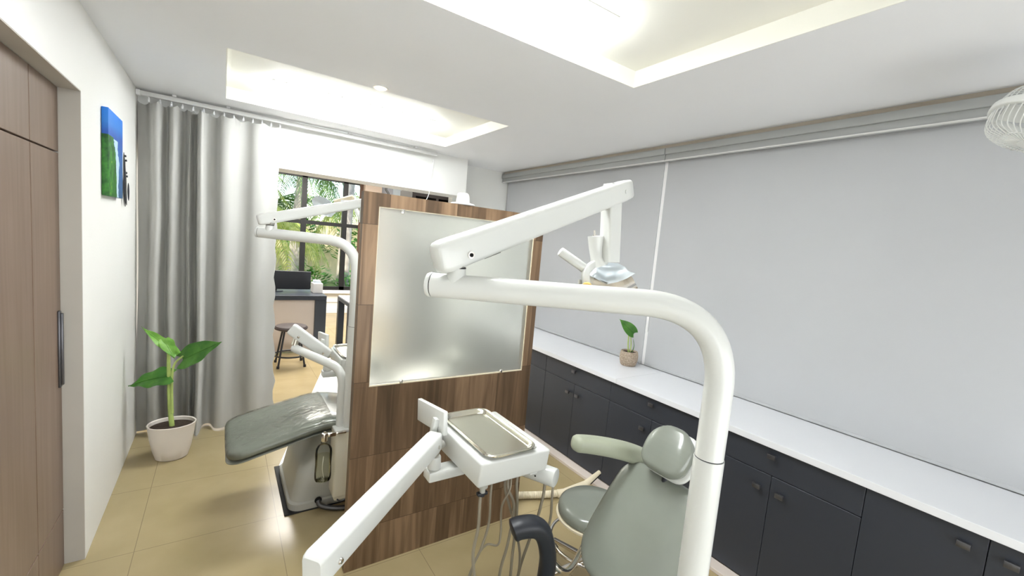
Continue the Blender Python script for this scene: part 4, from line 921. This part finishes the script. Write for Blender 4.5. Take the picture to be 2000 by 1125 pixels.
MB().box((1.70, 4.56, 0), (1.74, 4.95, 2.17)).box((2.36, 4.56, 0), (2.40, 4.95, 2.17)).box((1.74, 4.93, 0), (2.36, 4.95, 2.17)).box((1.74, 4.56, 2.10), (2.36, 4.93, 2.17)).box((1.74, 4.56, 1.5), (2.36, 4.93, 1.53)).box((1.74, 4.56, .9), (2.36, 4.93, .93)).box((1.74, 4.56, .02), (2.36, 4.93, .05)).box((1.98, 4.56, 1.53), (2.01, 4.93, 2.10)).build('carcass', 'dark', t, smooth=0)
for x0, x1, l in ((1.75, 1.97, 'white carton in the left bay of the tall dark shelf'), (2.02, 2.35, 'wide white carton in the right bay of the tall dark shelf')):
    o = MB().box((x0, 4.60, 1.5305), (x1, 4.90, 2.07), .004).build('storage_carton', 'white', smooth=0); lab(o, l, 'box', 'cartons on the tall shelf')
o = MB().tube(spline([P(755, 352, 8.0), P(757, 362, 8.0), P(754, 370, 8.0), P(759, 380, 8.0), P(758, 400, 8.0)], 8), .022, 8).build('cable_bundle', 'thread'); lab(o, 'tangled dark cable hanging against the far grey blue wall', 'cable')
o = MB().box((2.93, 8.985, 2.42), (3.22, 8.998, 2.66), .002).build('wall_notice', 'paper', smooth=0); lab(o, 'pale blue sheet fixed on the far grey blue wall', 'notice')

# ================================================================= GARDEN
struct(MB().box((-8, 9.12, -.12), (12, 22, -.04)).build('ground', 'garden', smooth=0))
struct(MB().box((-8, 15.0, -.1), (12, 15.2, 1.9)).build('wall_garden', 'gardenwall', smooth=0))
def frond_mesh(L=2.0, droop=.9, nl=34, lw=.022, ll=.55):
    m = MB(); pts = [V((L*t*(1-.15*t), 0, .55*L*t-droop*L*t*t)) for t in [i/16 for i in range(17)]]
    m.tube(pts, .018, 6, scales=[1-.8*i/16 for i in range(17)])
    for i in range(nl):
        t = .12+.86*i/nl; k = min(15, int(t*16)); p = pts[k].lerp(pts[k+1], t*16-k); d_ = (pts[k+1]-pts[k]).normalized()
        for sg in (-1, 1):
            l_ = ll*math.sin(math.pi*(t*.8+.15))*(.8+.4*random.random()); dirn = (V((0, sg, 0))*.8+d_*.75+V((0, 0, -.35-.3*random.random()))).normalized()
            mid = p+dirn*l_*.5+V((0, 0, .03)); tip = p+dirn*l_+V((0, 0, -.12*l_)); wv = d_*lw
            m.add([p-wv*.6, p+wv*.6, mid+wv, mid-wv, tip, p+V((0, 0, -.004)), mid+V((0, 0, -.004))], [[0, 1, 2, 3], [3, 2, 4]])
    return m
fr_proto = frond_mesh().build('frond', 'frond', None, smooth=0); fr_proto2 = frond_mesh(1.8, 1.1, 30, .02, .5).build('frond', 'frond2', None, smooth=0)
def palm(x, y, h, n, label, dark=False, s=1.0, lean=.15):
    t = thing('palm_tree', label, 'palm tree', (x, y, -.04), 'palms in the garden outside the window')
    MB().tube(spline([(x, y, -.04), (x+lean*.4, y, h*.5), (x+lean, y, h)], 6), .14, 14, scales=[1.15-.4*i/12 for i in range(13)]).build('trunk', 'bark', t)
    for k in range(n):
        src = fr_proto2 if dark else fr_proto
        f = bpy.data.objects.new('frond', src.data); COL.objects.link(f); f.parent = t
        f.location = (lean, 0, h+.04); f.rotation_euler = (random.uniform(-.2, .2), random.uniform(-.35, .35), 2*math.pi*k/n+random.uniform(-.2, .2)); f.scale = (s, s, s)
palm(.45, 10.6, 1.75, 17, 'yellow-green palm outside the left window panes, low crown', s=.95)
palm(1.55, 12.6, 3.1, 13, 'tall palm behind the middle window panes', True, 1.1)
palm(2.45, 11.0, 3.6, 12, 'palm with a pale trunk outside the right window panes', True, 1.0, .1)
palm(1.0, 13.9, 2.2, 14, 'broad dark palm against the garden wall, between the other palms', True, 1.25)
palm(-.6, 13.5, 2.9, 12, 'farther yellow palm partly hidden by the curtain', s=1.2)
palm(3.6, 13.6, 2.4, 12, 'farther palm at the right side of the garden', s=1.1)
for o_ in (fr_proto, fr_proto2): bpy.data.objects.remove(o_)
def bush(x, y, z, r, label, n=240):
    m = MB()
    for i in range(n):
        a = random.uniform(0, 2*math.pi); ph = math.acos(random.uniform(-.2, 1)); rr_ = r*random.uniform(.6, 1.05)
        c_ = V((x+rr_*math.sin(ph)*math.cos(a), y+rr_*math.sin(ph)*math.sin(a), z+rr_*math.cos(ph)))
        d_ = V((math.cos(a), math.sin(a), random.uniform(-.3, .8))).normalized(); sd = d_.cross(V((0, 0, 1))).normalized(); l_ = r*.32; w_ = r*.09
        m.add([c_, c_+d_*l_*.5+sd*w_, c_+d_*l_, c_+d_*l_*.5-sd*w_], [[0, 1, 2, 3]])
    for k in range(5): m.tube([V((x, y, -.05)), V((x+random.uniform(-r, r)*.5, y+random.uniform(-r, r)*.5, z+r*.5))], .012, 6)
    o_ = m.build('garden_bush', 'bush', smooth=0); lab(o_, label, 'bush', 'bushes outside the window')
bush(1.62, 10.2, .45, .42, 'bright green bush low outside the window, right of the desk')
bush(.75, 10.6, .35, .45, 'green bush outside, behind the black monitor')
bush(2.5, 10.4, .3, .4, 'green bush outside at the right end of the window')
bush(1.7, 13.7, 1.0, .85, 'rounded tall shrub against the garden wall')
bush(3.5, 13.2, 1.0, .9, 'shrub in the right corner of the garden')
bush(-1.6, 13.4, 1.2, 1.0, 'shrub in the left part of the garden wall')
